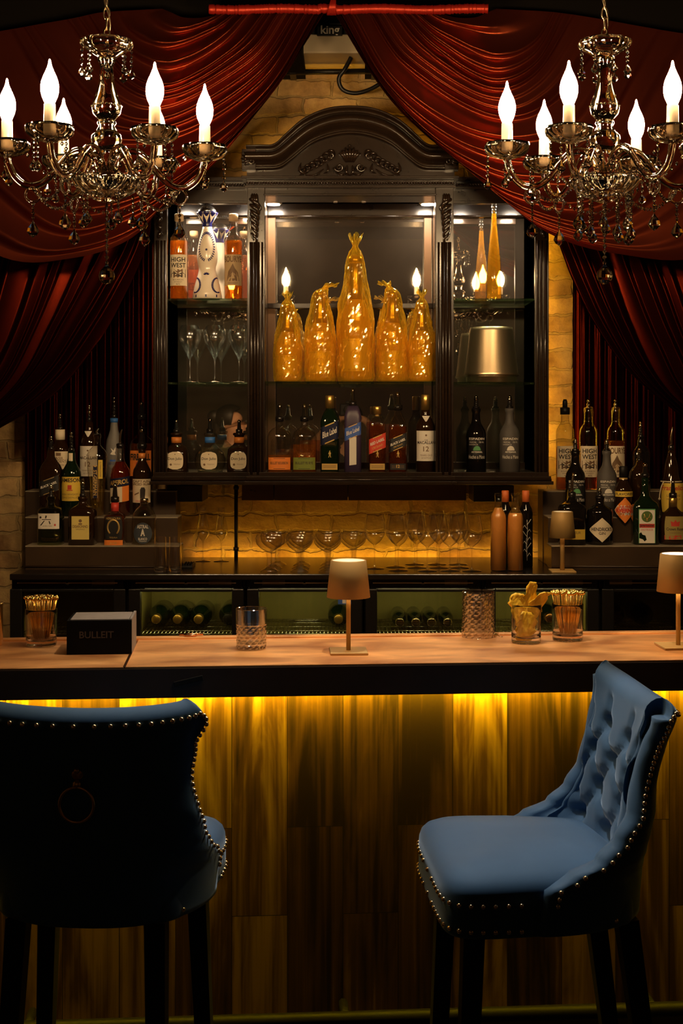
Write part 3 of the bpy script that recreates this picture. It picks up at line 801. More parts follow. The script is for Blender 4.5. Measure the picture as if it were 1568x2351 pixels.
def scallop(n, amt): return lambda a, z, r: 1+amt*abs(math.sin(n*a/2))
def chandelier(px, phi, lab, extra):
    x0 = X(px, YCH); zb = zc(655)
    t = thing('chandelier', lab, 'chandelier', (x0, YCH, zb), 0, 'crystal chandeliers over the bar')
    L = lambda py: zc(py)-zb
    # chain and cord
    mb = MB()
    for k in range(33):
        c = Vector((0,0,L(78-24*k))); pts = []
        for i in range(14):
            a = 2*PI*i/14; q = Vector((6.5*sC*math.cos(a), 0, 15*sC*math.sin(a)))
            if k % 2: q = Vector((0, q.x, q.z))
            pts.append(c+q)
        mb.tube(pts, 1.9*sC, 6, closed=True)
    mk('chain', mb, 'chain_metal', t)
    mb = MB(); mb.tube([(8*sC*math.sin(i*.7), 6*sC*math.cos(i*.7), L(90-16*i)) for i in range(50)], 1.6*sC, 6); mk('cord', mb, 'chain_metal', t)
    mb = MB(); mb.lathe([(3.37-zb, .02), (3.385-zb, .055), (3.399-zb, .06)], 28); mk('ceiling_rose', mb, 'chain_metal', t)
    mb = MB(); mb.lathe([(zc(y)-zb, r*sC) for y, r in ((134,16),(130,24),(122,34),(112,52),(102,58),(94,57),(91,50),(95,44),(105,40),(116,26),(120,10))], 48, rad=scallop(10,.07)); dish = mk('crown_dish', mb, 'smoke_crystal', t)
    for k in range(8):
        a = 2*PI*k/8+.2; r = 56*sC
        mk('crystal_strand', strand((r*math.cos(a), r*math.sin(a), L(112)), n=4, tear=26, r=4.2), 'crystal', dish)
    mb = MB(); mb.lathe([(zc(y)-zb, r*sC) for y, r in ((278,16),(272,22),(262,31),(250,34),(243,33),(236,32),(226,28),(208,22),(190,18),(172,16),(156,15),(146,17),(140,21),(134,21),(131,12))], 40); mk('vase_column', mb, 'smoke_crystal', t)
    mb = MB()
    for i in range(22): facet_bead(mb, (33*sC*math.cos(2*PI*i/22), 33*sC*math.sin(2*PI*i/22), L(244)), 3.4*sC)
    mk('bead_collar', mb, 'crystal', t)
    mb = MB(); mb.lathe([(zc(y)-zb, r*sC) for y, r in ((303,19),(300,22),(290,17),(284,21),(277,19))], 28, rad=scallop(14,.09)); mk('fluted_collar', mb, 'crystal', t)
    mb = MB(); mb.lathe([(zc(y)-zb, r*sC) for y, r in ((346,16),(342,22),(334,30),(322,34),(312,33),(304,26),(301,18))], 40, rad=scallop(12,.05)); mk('crystal_ball', mb, 'smoke_crystal', t)
    mb = MB(); mb.lathe([(zc(y)-zb, r*sC) for y, r in ((412,22),(404,17),(390,14),(370,13),(356,15),(346,17))], 28, rad=scallop(10,.08)); mk('lower_column', mb, 'crystal', t)
    mb = MB(); mb.lathe([(zc(y)-zb, r*sC) for y, r in ((466,8),(462,20),(452,40),(440,58),(426,70),(416,73),(408,70),(414,62),(425,48),(434,26),(436,8))], 60, rad=scallop(12,.10)); bowl = mk('lower_bowl', mb, 'smoke_crystal', t)
    for k in range(extra):
        a = 2*PI*k/extra+.3; r = 60*sC
        mk('crystal_strand', strand((r*math.cos(a), r*math.sin(a), L(446)), n=(7 if k % 2 else 5) if extra > 6 else 4, tear=34, r=4.6), 'crystal', bowl)
    # centre drop
    mb = MB(); mb.tube([(0,0,L(466)), (0,0,L(612))], 1*sC, 6)
    for i in range(11): facet_bead(mb, (0,0,L(474+i*13)), (5.4 if i % 2 else 4.4)*sC, 6.6*sC)
    mk('centre_strand', mb, 'crystal', t)
    mb = MB(); mb.lathe([(zc(y)-zb, r*sC) for y, r in ((653,2),(650,10),(643,16),(633,18.5),(623,16),(616,10),(610,4),(606,2))], 16, smooth=False); mk('ball_drop', mb, 'smoke_crystal', t)
    # six arms
    for k in range(6):
        a = phi+k*PI/3; d = Vector((math.cos(a), math.sin(a), 0)); sd = Vector((-math.sin(a), math.cos(a), 0))
        R = 224
        path = [(13,404),(20,378),(34,357),(54,346),(78,352),(100,374),(124,404),(152,426),(182,428),(206,410),(219,384),(224,362)]
        mb = MB(); mb.tube(catmull([d*(r*sC)+Vector((0,0,L(y))) for r, y in path], 44), 8.2*sC, 10)
        # curled hook under the arm
        arm = mk('arm', mb, 'smoke_crystal', t)
        tip = d*(R*sC)
        mb = MB(); mb.lathe([(zc(y)-zb, r*sC) for y, r in ((366,9),(363,20),(357,36),(348,46),(336,49),(329,47),(333,43),(342,38),(350,26),(353,10))], 48, c=tuple(tip), rad=scallop(8,.10)); mk('drip_pan', mb, 'smoke_crystal', arm)
        mb = MB(); mb.lathe([(zc(y)-zb, r*sC) for y, r in ((352,14),(340,13.5),(284,12.5),(282,11),(280,6))], 24, c=tuple(tip)); mk('candle_sleeve', mb, 'sleeve', arm)
        mb = MB(); mb.lathe([(zc(y)-zb, r*sC) for y, r in ((284,9.5),(277,12.5),(267,16.8),(256,19.3),(244,19.6),(233,17.6),(223,14),(214,9.8),(206,6.4),(200,4.2),(195,3.1),(190,2.4),(187,1.2),(186,.2))], 20, c=tuple(tip)); mk('bulb', mb, 'bulb', arm)
        # strands on the drip pan, under the low bend, and swags to the column
        for q, (fr, sl) in enumerate(((44,0),(8,42),(8,-42))):
            p = d*((R+fr*(1 if q == 0 else 0))*sC)+sd*(sl*sC)+Vector((0,0,L(356)))
            mk('crystal_strand', strand(p, n=5 if q == 0 else 4, tear=28, r=4.4), 'crystal', arm)
        low = d*(166*sC)+Vector((0,0,L(436)))
        mb = strand(low-Vector((0,0,30*sC)), n=4, tear=40, r=4.6)
        rg = [low+Vector((0,0,-14*sC))+d*(17*sC*math.cos(w))+Vector((0,0,17*sC*math.sin(w))) for w in [2*PI*i/16 for i in range(16)]]
        mb.tube(rg, 3.2*sC, 6, closed=True)
        mk('crystal_strand', mb, 'crystal', arm)
        mk('crystal_strand', strand(d*((R-40)*sC)+Vector((0,0,L(352))), d*(26*sC)+Vector((0,0,L(372))), n=13, sag=52*sC, r=4.4), 'crystal', arm)
        a2 = a+PI/3; d2 = Vector((math.cos(a2), math.sin(a2), 0))
        mk('crystal_strand', strand(d*(166*sC)+Vector((0,0,L(434))), d2*(166*sC)+Vector((0,0,L(434))), n=16, sag=36*sC, r=4.2), 'crystal', arm)
    return t
chandelier(245, math.radians(7), 'crystal chandelier hanging at the upper left, above the stool with the ring', 5)
chandelier(1388, math.radians(0), 'crystal chandelier hanging at the upper right with a dense cluster of strands beneath', 12)
# ================================================================ bottles
class B:
    """a bottle measured in the photo: rows and half widths in pixels at depth Y, standing on height zb (row `by`)"""
    def __init__(s, name, lab, px, Y, zb, by, prof, glass, liquid=None, level=None, pour=None, seg=36, ysc=1, cat='bottle', group=None, body='bottle_glass', smooth=True, shrink=.93):
        s.k = S(Y); s.by = by; s.ysc = ysc; s.p = prof[1][2] if len(prof[1]) > 2 else 2
        s.t = thing(name, lab, cat, (X(px, Y), Y, zb), 0, group)
        pr = [((by-q[0])*s.k, q[1]*s.k, q[2] if len(q) > 2 else 2) for q in prof]
        mb = MB(); b0 = pr[0]
        full = [(b0[0], b0[1]*.86, b0[2])]+[(b0[0]+.06*b0[1], b0[1], b0[2])]+pr[1:]
        mb.lathe(full, seg, ysc=ysc, smooth=smooth); s.body = mk(body, mb, glass, s.t)
        if liquid:
            zl = s.h(level); lq = []
            for a, b in zip(full, full[1:]):
                if a[0] <= zl: lq.append((max(a[0], .004), a[1]*shrink, a[2]))
                if a[0] <= zl < b[0]:
                    f = (zl-a[0])/(b[0]-a[0]); lq.append((zl, (a[1]+(b[1]-a[1])*f)*shrink, b[2]))
            if full[-1][0] <= zl: lq.append((full[-1][0], full[-1][1]*shrink, full[-1][2]))
            mb = MB(); mb.lathe(lq, seg, ysc=ysc); mk('liquor', mb, liquid, s.t)
        if pour: s.pour(*pour)
    def h(s, y): return (s.by-y)*s.k
    def ring(s, y1, y0, half, mat, name='neck_band', p=2, flare=0):
        mb = MB(); mb.lathe([(s.h(y0), half*s.k, p), (s.h(y1), (half+flare)*s.k, p)], 28, ysc=s.ysc); return mk(name, mb, mat, s.t)
    def cap(s, y1, y0, half, mat, name='cap', top=None):
        r = half*s.k; h0, h1 = s.h(y0), s.h(y1); q = r*.15
        mb = MB(); mb.lathe([(h0, r), (h1-q, (top or half)*s.k), (h1, (top or half)*s.k*.85)], 28); return mk(name, mb, mat, s.t)
    def pour(s, kind, y0, y1, half=6):
        k = s.k; H = s.h(y1)-s.h(y0); z0 = s.h(y0); r = half*k; mb = MB()
        if kind == 'bead':       # ribbed black stopper with a chrome tip
            pr = [(z0-.2*r, r*.7)]
            pr += [(z0, r*1.05), (z0+.16*H, r*1.0), (z0+.18*H, r*.72)]
            for i in range(3):
                a = z0+(.20+.14*i)*H; pr += [(a, r*.5), (a+.03*H, r*.72), (a+.08*H, r*.72), (a+.11*H, r*.5)]
            pr += [(z0+.66*H, r*.42)]
            mb.lathe(pr, 14); o = mk('pourer', mb, 'pourer_black', s.t)
            mb = MB(); mb.ball((0,0,z0+.74*H), r*.66, 10, 8); mb.ball((0,0,z0+.90*H), r*.5, 10, 8, (1,1,1.2)); mb.lathe([(z0+.66*H,r*.3),(z0+H,r*.18)], 8); mk('pourer_tip', mb, 'pourer_metal', o)
        elif kind == 'black':    # plain black pourer with one ball at the end
            mb.lathe([(z0-.2*r, r*.7), (z0, r*1.1), (z0+.28*H, r*1.1), (z0+.32*H, r*.7), (z0+.84*H, r*.5), (z0+.86*H, r*.3)], 14); o = mk('pourer', mb, 'pourer_black', s.t)
            mb = MB(); mb.ball((0,0,z0+.91*H), r*.55, 10, 8, (1,1,1.3)); mk('pourer_tip', mb, 'pourer_metal', o)
        else:                    # slim metal spout
            mb.lathe([(z0-.2*r, r*.7), (z0, r), (z0+.2*H, r), (z0+.24*H, r*.6)], 14); o = mk('pourer', mb, 'pourer_black', s.t)
            mb = MB(); mb.tube(catmull([(0,0,z0+.2*H), (.05*r,0,z0+.6*H), (.5*r,0,z0+H)], 10), [r*.38]*6+[r*.34,r*.3,r*.27,r*.24], 10); mk('pourer_spout', mb, 'pourer_metal', o)
    def lb(s, y0, y1, hw, R, mat, flat=False, **kw):
        k = s.k; Rk = R*k; w = 2*hw*k if (flat or s.p > 2) else 2*Rk*math.asin(min(.98, hw/R))
        return label(s.t, Rk, s.h((y0+y1)/2), w, (y1-y0)*k, mat, flat=flat, ysc=s.ysc, p=s.p, **kw)
def shoulder(by, y_sh, half, y_neck, neck, y_top, p=2, n=5, lip=True, curve=1.6):
    """straight body, rounded shoulder, neck and lip"""
    pr = [(by, half, p), (y_sh, half, p)]
    for i in range(1, n+1):
        t = i/n; pr.append((y_sh+(y_neck-y_sh)*(math.sin(t*PI/2)), neck+(half-neck)*(1-t**curve) if curve > 1 else neck+(half-neck)*math.cos(t*PI/2), p+(2-p)*t))
    if lip: pr += [(y_top+6, neck), (y_top+5, neck+1.6), (y_top, neck+1.6)]
    else: pr += [(y_top, neck)]
    return pr

# ---------------- top shelf, left bay
YT = 5.32; YR = 5.455; bT = 686
HW = lambda by, d: shoulder(by, d+70, 21, d+38, 9.5, d+12, lip=False, curve=2.2)
def high_west(lab, px, Y, zb, by, top, liquid='whiskey', lvl=None, pict=True, word=None, cork=True, pour=None, glass='thin_clear', lab_y=None, collar=None):
    b = B('whiskey_bottle', lab, px, Y, zb, by, [(by,21),(by-132,21),(by-140,19.5),(by-147,15.5),(by-152,11.5),(by-157,9.8),(by-186,9.3)], glass, liquid, lvl or by-134, pour=pour)
    if cork: b.cap(by-196, by-180, 10.5, 'cork', 'cork')
    y0, y1 = by-101, by-30
    if not word:
        b.lb(y0, y1, 19, 21, 'paper_cream', texts=[('HIGH', .68, .72, 'ink_black', .02, .15), ('WEST', .31, .76, 'ink_black', .02, .15), ('BOURBON', -.62, .5, 'ink_brown', .0), ('WHISKEY', -.76, .4, 'ink_brown', 0), ('46%', -.9, .2, 'ink_brown', 0)],
             deco=[(rect(-.8,.8,-.48,.06),'ink_brown'), ([(-.75,-.45),(-.75,-.25),(-.35,-.12),(0,-.26),(.4,-.14),(.75,-.26),(.75,-.45)],'ink_black')])
    else:
        b.lb(y0, y1, 19, 21, 'paper_tan' if word == 1 else 'paper_cream', texts=[('BOURYE', .70, .92, 'ink_brown', .03, .2), ('WHISKEY', -.84, .5, 'ink_brown', 0)],
             deco=[([(-.6,-.7),(-.45,-.1),(-.25,.1),(0,.42),(.2,.1),(.5,-.15),(.65,-.7)],'ink_brown'), ([(-.2,-.55),(0,-.1),(.2,-.55)],'paper_tan')])
    return b
high_west('amber whiskey bottle with a HIGH WEST label and cork, leftmost on the top left shelf', 411, YT, ZS[0], bT, 487)
def clase(lab, px, Y, by):
    d = 686-by
    q = lambda y: y-d
    pr = [(686,34),(672,32.5),(655,29),(640,25),(628,21.5),(619,19.5),(612,19.8),(604,22),(594,23.6),(580,23.6),(564,21.5),(548,18),(535,14.5),(526,12),(520,11)]
    b = B('ceramic_decanter', lab, px, Y, ZS[0], by, [(q(a), r) for a, r in pr], 'ceramic', body='decanter_body')
    mb = MB(); mb.lathe([(b.h(q(a)), r*b.k) for a, r in ((522,10),(518,12),(513,10.5),(505,15),(494,21.5),(490,24),(487,24.5),(486,23))], 32); st = mk('stopper', mb, 'cobalt', b.t)
    mb = MB()
    for i in range(9):                       # pale petals round the stopper
        a = 2*PI*i/9-PI/2; V = []
        for z, r, w in ((488,25,.33),(497,20.4,.28),(506,15.4,.10),(511,12.6,.01)):
            for sgn in (-1, 1): V.append((r*b.k*math.cos(a+sgn*w), r*b.k*math.sin(a+sgn*w), b.h(q(z))))
        mb.add(V, [[0,1,3,2],[2,3,5,4],[4,5,7,6]], True)
    mk('painted_petals', mb, 'ceramic', st, recalc=False)
    mb = MB(); mb.lathe([(b.h(q(488)), 22*b.k),(b.h(q(482)), 20.5*b.k),(b.h(q(475)), 15*b.k),(b.h(q(470)), 7*b.k),(b.h(q(469)), 0)], 24); mk('silver_dome', mb, 'chrome', st)
    def rad(y):
        for (a0, r0), (a1, r1) in zip(pr, pr[1:]):
            if a1 <= y <= a0: return r0+(r1-r0)*(y-a0)/(a1-a0)
        return 11
    mb = MB()
    def lf(x, y, ang, l=4.6, w=1.7):         # one painted leaf on the round body
        V = []
        for a_, c_ in ((-l/2,0),(0,w),(l/2,0),(0,-w)):
            xx = x+a_*math.cos(ang)-c_*math.sin(ang); yy = y+a_*math.sin(ang)+c_*math.cos(ang)
            R = rad(yy)+.5; th = max(-1.3, min(1.3, xx/R)); V.append((R*b.k*math.sin(th), -R*b.k*math.cos(th), b.h(q(yy))))
        mb.add(V, [[0,1,2,3]], False)
    for i in range(34):                      # wreath on the upper body
        a = 2*PI*i/34
        if abs(a-PI/2) < .12: continue
        x, y = 19.5*math.cos(a)*(1-.16*(math.sin(a) < 0)*abs(math.sin(a))), 567+32*math.sin(a)
        for o in (-1, 1): lf(x+o*1.5*math.cos(a), y+o*1.5*math.sin(a), a+PI/2+o*.5)
    for i in range(7): lf(0, 574, 2*PI*i/7, 7, 1.0)
    for s_ in (-1, 1):                       # two opposed wreaths on the foot
        for i in range(20):
            a = -1.9+3.8*i/19; x, y = s_*(29-16*math.cos(a)*.9), 655+17*math.sin(a)
            for o in (-1, 1): lf(x+o*1.3, y, a*s_+PI/2+o*.5)
    for i in range(5): lf(0+5*math.cos(-2.7+i*.55), 632+4*math.sin(-2.7+i*.55), -2.7+i*.55, 7, 1.8)
    for x in (-26, 0, 26):
        for o in (-.5, 0, .5): lf(x, 680, PI/2+o, 8, 1.8)
    mk('painted_leaves', mb, 'cobalt', b.t, recalc=False)
    return b
clase('white bell-shaped ceramic decanter with blue leaf wreaths and a silver-domed stopper', 476, YT, bT)
high_west('amber bottle with a tan BOURYE label and pale cork, on the top left shelf', 536, YT-.005, ZS[0], bT, 487, word=1)

# ---------------- wine glasses on the middle shelf
def stem_glass(name, lab, px, Y, zb, by, prof, group, base=21, mat='thin_glass', cat='wine glass'):
    k = S(Y); t = thing(name, lab, cat, (X(px,Y), Y, zb), 0, group)
    pr = [((by-y)*k, r*k) for y, r in prof]
    zb0 = pr[0][0]
    mb = MB(); mb.lathe(pr, 32, cap=False); mk('bowl', mb, mat, t)
    mb = MB(); mb.lathe([(.002, base*k*.25), (.006, 3.2*k), (.02, 1.7*k), (zb0*.55, 1.4*k), (zb0-.012, 1.7*k), (zb0, 3.2*k)], 14, cap=False); mk('stem', mb, mat, t)
    mb = MB(); mb.lathe([(0, base*k*.97), (.0012, base*k), (.0022, base*k*.95), (.004, base*k*.5), (.007, 3*k)], 32); mk('foot', mb, mat, t)
    return t
TUL = [(822,3),(817,5),(808,10),(796,17),(783,23),(772,25.8),(763,25.8),(755,23.5),(749,20.5),(745,18.5)]
gl = 'stemmed glasses on the middle left shelf'
first = stem_glass('wine_glass', 'clear tulip wine glass, left of the three on the middle left shelf', 436, 5.44, ZS[1], 877, TUL, gl, mat='bright_glass')
for px, lab in ((493,'clear tulip wine glass, middle of the three on the middle left shelf'), (549,'clear tulip wine glass, right of the three on the middle left shelf')):
    dup(first, (X(px,5.44), 5.44, ZS[1]), lab)

# ---------------- bottom shelf, left bay
bB = 1089
def don(lab, px, Y, by, glass, band, pour_top, dark=True, liquid=None):
    d = 1089-by; q = lambda y: y-d
    if dark: pr = [(q(1089),27,4),(q(1078),27.5,4),(q(1045),27,4),(q(1034),25.5,3.5),(q(1028),21,3),(q(1024),15,2),(q(1020),11.5),(q(1003),11),(q(1001),14),(q(998),14.5),(q(996),12)]
    else: pr = [(q(1090),22),(q(1082),30),(q(1070),35),(q(1056),35.5),(q(1044),32),(q(1033),25),(q(1026),17),(q(1021),11.5),(q(1005),10.5),(q(1002),13.5),(q(998),14),(q(996),11)]
    b = B('tequila_bottle', lab, px, Y, ZS[2], by, pr, glass, liquid, q(1030), ysc=1 if dark else .8)
    b.ring(q(1006), q(1019), 11.9, band)
    b.pour('black', q(996), q(pour_top), 7)
    R = 27.2 if dark else 36.2
    b.lb(q(1039), q(1079), 18.5, R, 'paper_cream', flat=False, shape='oval', texts=[('Don Julio', .18, .86, 'ink_black', .012, .19), ('TEQUILA', -.42, .42, 'ink_brown', 0, .07, False, .22)], deco=[(('c',-.52,-.45,.0042),'ink_brown'), (('c',0,.72,.002),'ink_brown')])
    return b
don('squat dark tequila bottle, orange neck band, left of the three on the bottom left shelf', 405, 5.32, 1089, 'glass_brown', 'amber_band', 968)
don('clear round tequila bottle with blue neck band and cream oval label', 482, 5.32, 1090, 'thin_clear', 'blue_band', 965, dark=False, liquid='clear_liquid')
don('squat dark tequila bottle, amber neck band, right of the three on the bottom left shelf', 549, 5.32, 1089, 'glass_brown', 'amber_band', 968)

# ---------------- wrapped champagne in the centre bay
def champagne(lab, px, half, top, Y, by, tuft=1, lean=0, seed=0):
    k = S(Y); rnd = random.Random(seed)
    H = (by-top); hb = half*.86
    foil_top = by-H*.855
    t = thing('champagne_bottle', lab, 'bottle', (X(px,Y), Y, ZS[1]), 0, 'gold wrapped champagne bottles')
    yb = lambda f: H*f*k
    mb = MB(); mb.lathe([(.0, hb*k*.85), (yb(.02), hb*k), (yb(.34), hb*k), (yb(.40), hb*k*.96), (yb(.47), hb*k*.78), (yb(.54), hb*k*.56), (yb(.62), hb*k*.41), (yb(.72), hb*k*.35), (yb(.80), hb*k*.34), (yb(.815), hb*k*.40), (yb(.835), hb*k*.40), (yb(.855), hb*k*.34)], 36); mk('bottle_glass', mb, 'champagne_glass', t)
    mb = MB(); mb.lathe([(yb(.56), hb*k*.55), (yb(.62), hb*k*.43), (yb(.72), hb*k*.37), (yb(.81), hb*k*.37), (yb(.82), hb*k*.43), (yb(.845), hb*k*.42), (yb(.862), hb*k*.30)], 30); mk('neck_foil', mb, 'gold_foil', t)
    l = label(t, hb*k, yb(.18), 2*hb*k*.85, yb(.22), 'champagne_label', name='gold_label', off=.001, deco=[(('c',0,.05,hb*k*.30),'gold_foil'), (('c',0,.05,hb*k*.22),'champagne_label'), (rect(-.9,.9,-.93,-.86),'gold_foil'), (rect(-.9,.9,.86,.93),'gold_foil')])
    label(t, hb*k*.86, yb(.435), hb*k*.62, yb(.075), 'gold_foil', name='shield_emblem', shape='oval', off=.004, deco=[(('c',0,0,hb*k*.16),'champagne_label')])
    # crinkled film: follows the bottle loosely, gathered to a knot at the top and fanning out above
    prof = [(.0,1.02),(.03,1.11),(.10,1.10),(.22,1.09),(.34,1.10),(.44,1.08),(.54,1.0),(.62,.84),(.70,.70),(.78,.60),(.85,.50),(.89,.38),(.915,.19),(.925,.15),(.945,.22),(.97,.34),(1.0,.42)]
    mb = MB(); seg = 60; nr = 56; ph = rnd.uniform(0,9)
    def fn(u, v):
        f = v; 
        for (a, r0), (b_, r1) in zip(prof, prof[1:]):
            if a <= f <= b_: r = r0+(r1-r0)*(f-a)/(b_-a); break
        a = 2*PI*u
        n1 = noise.noise(Vector((math.cos(a)*2.4+ph, math.sin(a)*2.4, f*7))); n2 = noise.noise(Vector((math.cos(a)*6, math.sin(a)*6+ph, f*16)))
        amp = (.10*n1+.065*n2)*(1 if f > .03 else .2)
        if f > .9: amp += .25*math.sin(5*a+ph)*(f-.9)*6*r
        x = hb*k*(r+amp)*math.cos(a); y = hb*k*(r+amp)*math.sin(a)
        ly = max(0, f-.80)/.2
        return (x+lean*half*k*ly*ly, y, max(0, yb(f)-abs(lean)*.10*H*k*ly*ly)+(0 if f < .97 else .02*H*k*math.sin(4*a+ph)))
    mb.grid(fn, seg, nr, smooth=False, closed=True); mk('cellophane_wrap', mb, 'cellophane', t, recalc=False)
champagne('huge gold cellophane-wrapped champagne bottle, tallest in the middle of the central bay', 816, 45, 541, 5.24, 877, seed=1)
champagne('large gold wrapped champagne bottle left of the tallest one, its film top folded right', 735, 38, 636, 5.24, 877, lean=.75, seed=2)
champagne('large gold wrapped champagne bottle right of the tallest one, its film top folded left', 901, 38, 636, 5.24, 877, lean=-.55, seed=3)
champagne('small gold wrapped champagne bottle at the left end of the front row', 660, 34, 672, 5.23, 877, seed=4)
champagne('small gold wrapped champagne bottle at the right end of the front row', 968, 33, 668, 5.23, 877, seed=5)

# ---------------- bottom shelf, centre bay
YB1 = 5.21; YB2 = 5.45
def bulleit(lab, px, Y, by, labmat, txt, ptop, lvl):
    d = 1089-by; q = lambda y: y-d
    b = B('bourbon_bottle', lab, px, Y, ZS[2], by, [(q(1089),28,3),(q(1020),28.5,3),(q(1003),28,3),(q(992),24.5,2.6),(q(984),17.5,2.2),(q(980),10),(q(972),7.5),(q(966),7.5)], 'thin_clear', 'whiskey', q(lvl), ysc=.7)
    b.pour('black', q(966), q(ptop), 9)
    b.lb(q(1049), q(1077), 25, 29, labmat, texts=[(txt, .1, .8, 'ink_black', .01, .22)], deco=[(rect(-1,1,-.85,-.78),'ink_black'), (rect(-1,1,.80,.87),'ink_black')])
    b.lb(q(1002), q(1040), 20, 29, 'thin_clear', name='raised_lettering', texts=[('BULLEIT', .5, .9, 'thin_clear', .02, .24), ('FRONTIER', -.05, .9, 'thin_clear', .02, .2), ('WHISKEY', -.6, .9, 'thin_clear', .02, .2)])
    return b
bulleit('clear flask-shaped bourbon bottle with an orange label, leftmost on the bottom centre shelf', 642, YB1, 1089, 'paper_orange', 'BULLEIT BOURBON', 930, 1044)
bulleit('clear flask-shaped bottle with a green label, second from left on the bottom centre shelf', 699, YB1, 1089, 'paper_green', 'BULLEIT 95 RYE', 930, 1020)
def walking(b, yc, xo=0):         # small striding-figure mark in gold
    return [([(-.25,-1),(-.05,-.2),(.1,-.2),(.0,-.6),(.3,-1),(.45,-.95),(.28,-.5),(.35,.1),(.5,.3),(.3,.35),(.15,.75),(-.1,.75),(-.25,.4),(-.45,.0),(-.3,.0),(-.12,.25),(-.15,-.1),(-.4,-.95)],'ink_gold'), (('c',.05,.88,.0016),'ink_gold')]
def jw(lab, px, half, sh, neck_y, neck, top, glass, liquid, lvl, labmat, lines, y0, y1, capm=None, pour=None, strip='ink_gold', mark=True):
    b = B('square_whisky_bottle', lab, px, YB1, ZS[2], 1089, [(1089,half,7),(sh,half,7),(sh-12,half*.86,5),(sh-24,half*.62,3),(neck_y,neck,2),(top,neck,2)], glass, liquid, lvl, ysc=1)
    b.lb(y0, y1, half*.96, half, labmat, flat=True, shear=.42, texts=lines, deco=[(rect(-1,1,.88,1),'ink_gold'), (rect(-1,1,-1,-.88),'ink_gold')], name='slanted_label')
    if mark:
        g = label(b.t, half*b.k, b.h(1041), half*.7*b.k, 16*b.k, glass if glass != 'thin_clear' else 'whiskey_dark', p=7, deco=walking(b, 0), name='figure_mark')
    if strip: b.lb(1063, 1077, half*.85, half, strip, flat=True, deco=[(rect(-.8,.8,.2,.35),'ink_brown'), (rect(-.8,.8,-.35,-.2),'ink_brown')], name='small_label')
    if capm: b.cap(*capm)
    if pour: b.pour(*pour)
    return b
jw('square dark bottle with gold cap and slanted dark blue label', 757, 21, 968, 940, 9, 930, 'glass_green', None, None, 'paper_navy', [('Blue Label', .05, .8, 'ink_white', .02, .34)], 972, 1014, capm=(907, 937, 10.5, 'gold_foil'))
b = jw('tall square purple-black bottle with slanted blue label above a white strip', 810, 19.5, 955, 936, 8, 930, 'box_purple', None, None, 'paper_blue', [('Blue Label', .05, .78, 'ink_white', .02, .34)], 975, 1004, pour=('black', 932, 893, 8), strip=None, mark=False)
b.lb(1003, 1066, 8, 19.5, 'paper_white', flat=True, shear=.12, name='white_strip')
jw('square whisky bottle with gold cap and slanted red label, right of the purple-black bottle', 866, 20, 976, 953, 9, 946, 'thin_clear', 'whiskey_dark', 972, 'paper_red', [('RED LABEL', .25, .84, 'ink_white', .03, .2), ('Old Scotch', -.4, .6, 'ink_gold', .0, .16)], 1000, 1034, capm=(932, 950, 9.5, 'gold_foil'))
b = jw('square whisky bottle with slanted black label and pourer, second from right in the central bay', 913, 21, 980, 948, 9, 940, 'thin_clear', 'whiskey_dark', 978, 'paper_black', [('BLACK LABEL', .1, .84, 'ink_white', .03, .2), ('Old Scotch', -.45, .5, 'ink_gold', 0, .14)], 1000, 1030, pour=('black', 940, 903, 10), strip='paper_black')
b.lb(1064, 1074, 8, 21.2, 'paper_black', flat=True, texts=[('12', 0, .5, 'ink_gold', .03)], name='age_label')
def macallan(lab, px, Y, zb, by, half=22, name='whisky_bottle', pour=None, cap=True):
    d = 1089-by; q = lambda y: y-d
    b = B(name, lab, px, Y, zb, by, [(q(1089),half),(q(985),half),(q(974),half*.93),(q(965),half*.74),(q(956),half*.5),(q(948),half*.42),(q(934),half*.4)], 'glass_brown')
    if cap: b.cap(q(905), q(941), 10.2, 'gold_foil')
    b.lb(q(988), q(1057), half*.93, half, 'paper_white', texts=[('THE', .38, .14, 'ink_black', 0), ('MACALLAN', .22, .82, 'ink_black', .015, .10), ('12', -.2, .24, 'ink_brown', .01), ('YEARS OLD', -.62, .55, 'ink_brown', 0), ('SCOTCH', -.80, .4, 'ink_brown', 0)], deco=[(('c',0,.7,.0035),'ink_brown')])
    b.lb(q(954), q(969), half*.40, half*.76, 'paper_white', shape='tri', name='neck_label')
    return b
macallan('dark whisky bottle, gold cap, large white label numbered 12, inside the hutch', 977, YB1, ZS[2], 1089)

# ---------------- right bay
def slim(lab, px, Y, by, top):
    s_ = (by-top)/230
    q = lambda v: by-v*s_
    b = B('slim_gold_bottle', lab, px, Y, ZS[0], by, [(q(0),18),(q(50),17.5),(q(90),15.5),(q(125),12),(q(150),9),(q(170),7),(q(195),5.6),(q(205),5.6)], 'thin_clear', 'gold_liquid', q(196), shrink=.9)
    mb = MB()
    for z, r in ((204,5),(211,6.4),(219,5.2),(227,6)): mb.ball((0,0,b.h(q(z))), r*b.k, 10, 8)
    mk('stopper', mb, 'chrome', b.t)
slim('tall slim golden bottle with tapering neck and silver stopper, on the top right shelf', 1134, YT, bT, 455)
def bucket(lab, px, Y, by, w=1):
    t = thing('ice_bucket', lab, 'bucket', (X(px,Y), Y, ZS[1]), 0, 'upturned metal buckets'); k = S(Y)*w
    mb = MB(); mb.lathe([(15*k,62*k),(18*k,63*k),(22*k,61*k),(118*k,50*k),(126*k,48*k),(126.5*k,44*k)], 64); mk('bucket_wall', mb, 'steel', t)
    mb = MB(); mb.lathe([(0,56*k),(1*k,58*k),(13*k,58*k),(15*k,61*k)], 64); mk('rim_band', mb, 'steel', t)
    return t
bucket('upturned shiny metal ice bucket, front one on the middle right shelf', 1128, 5.36, 877)
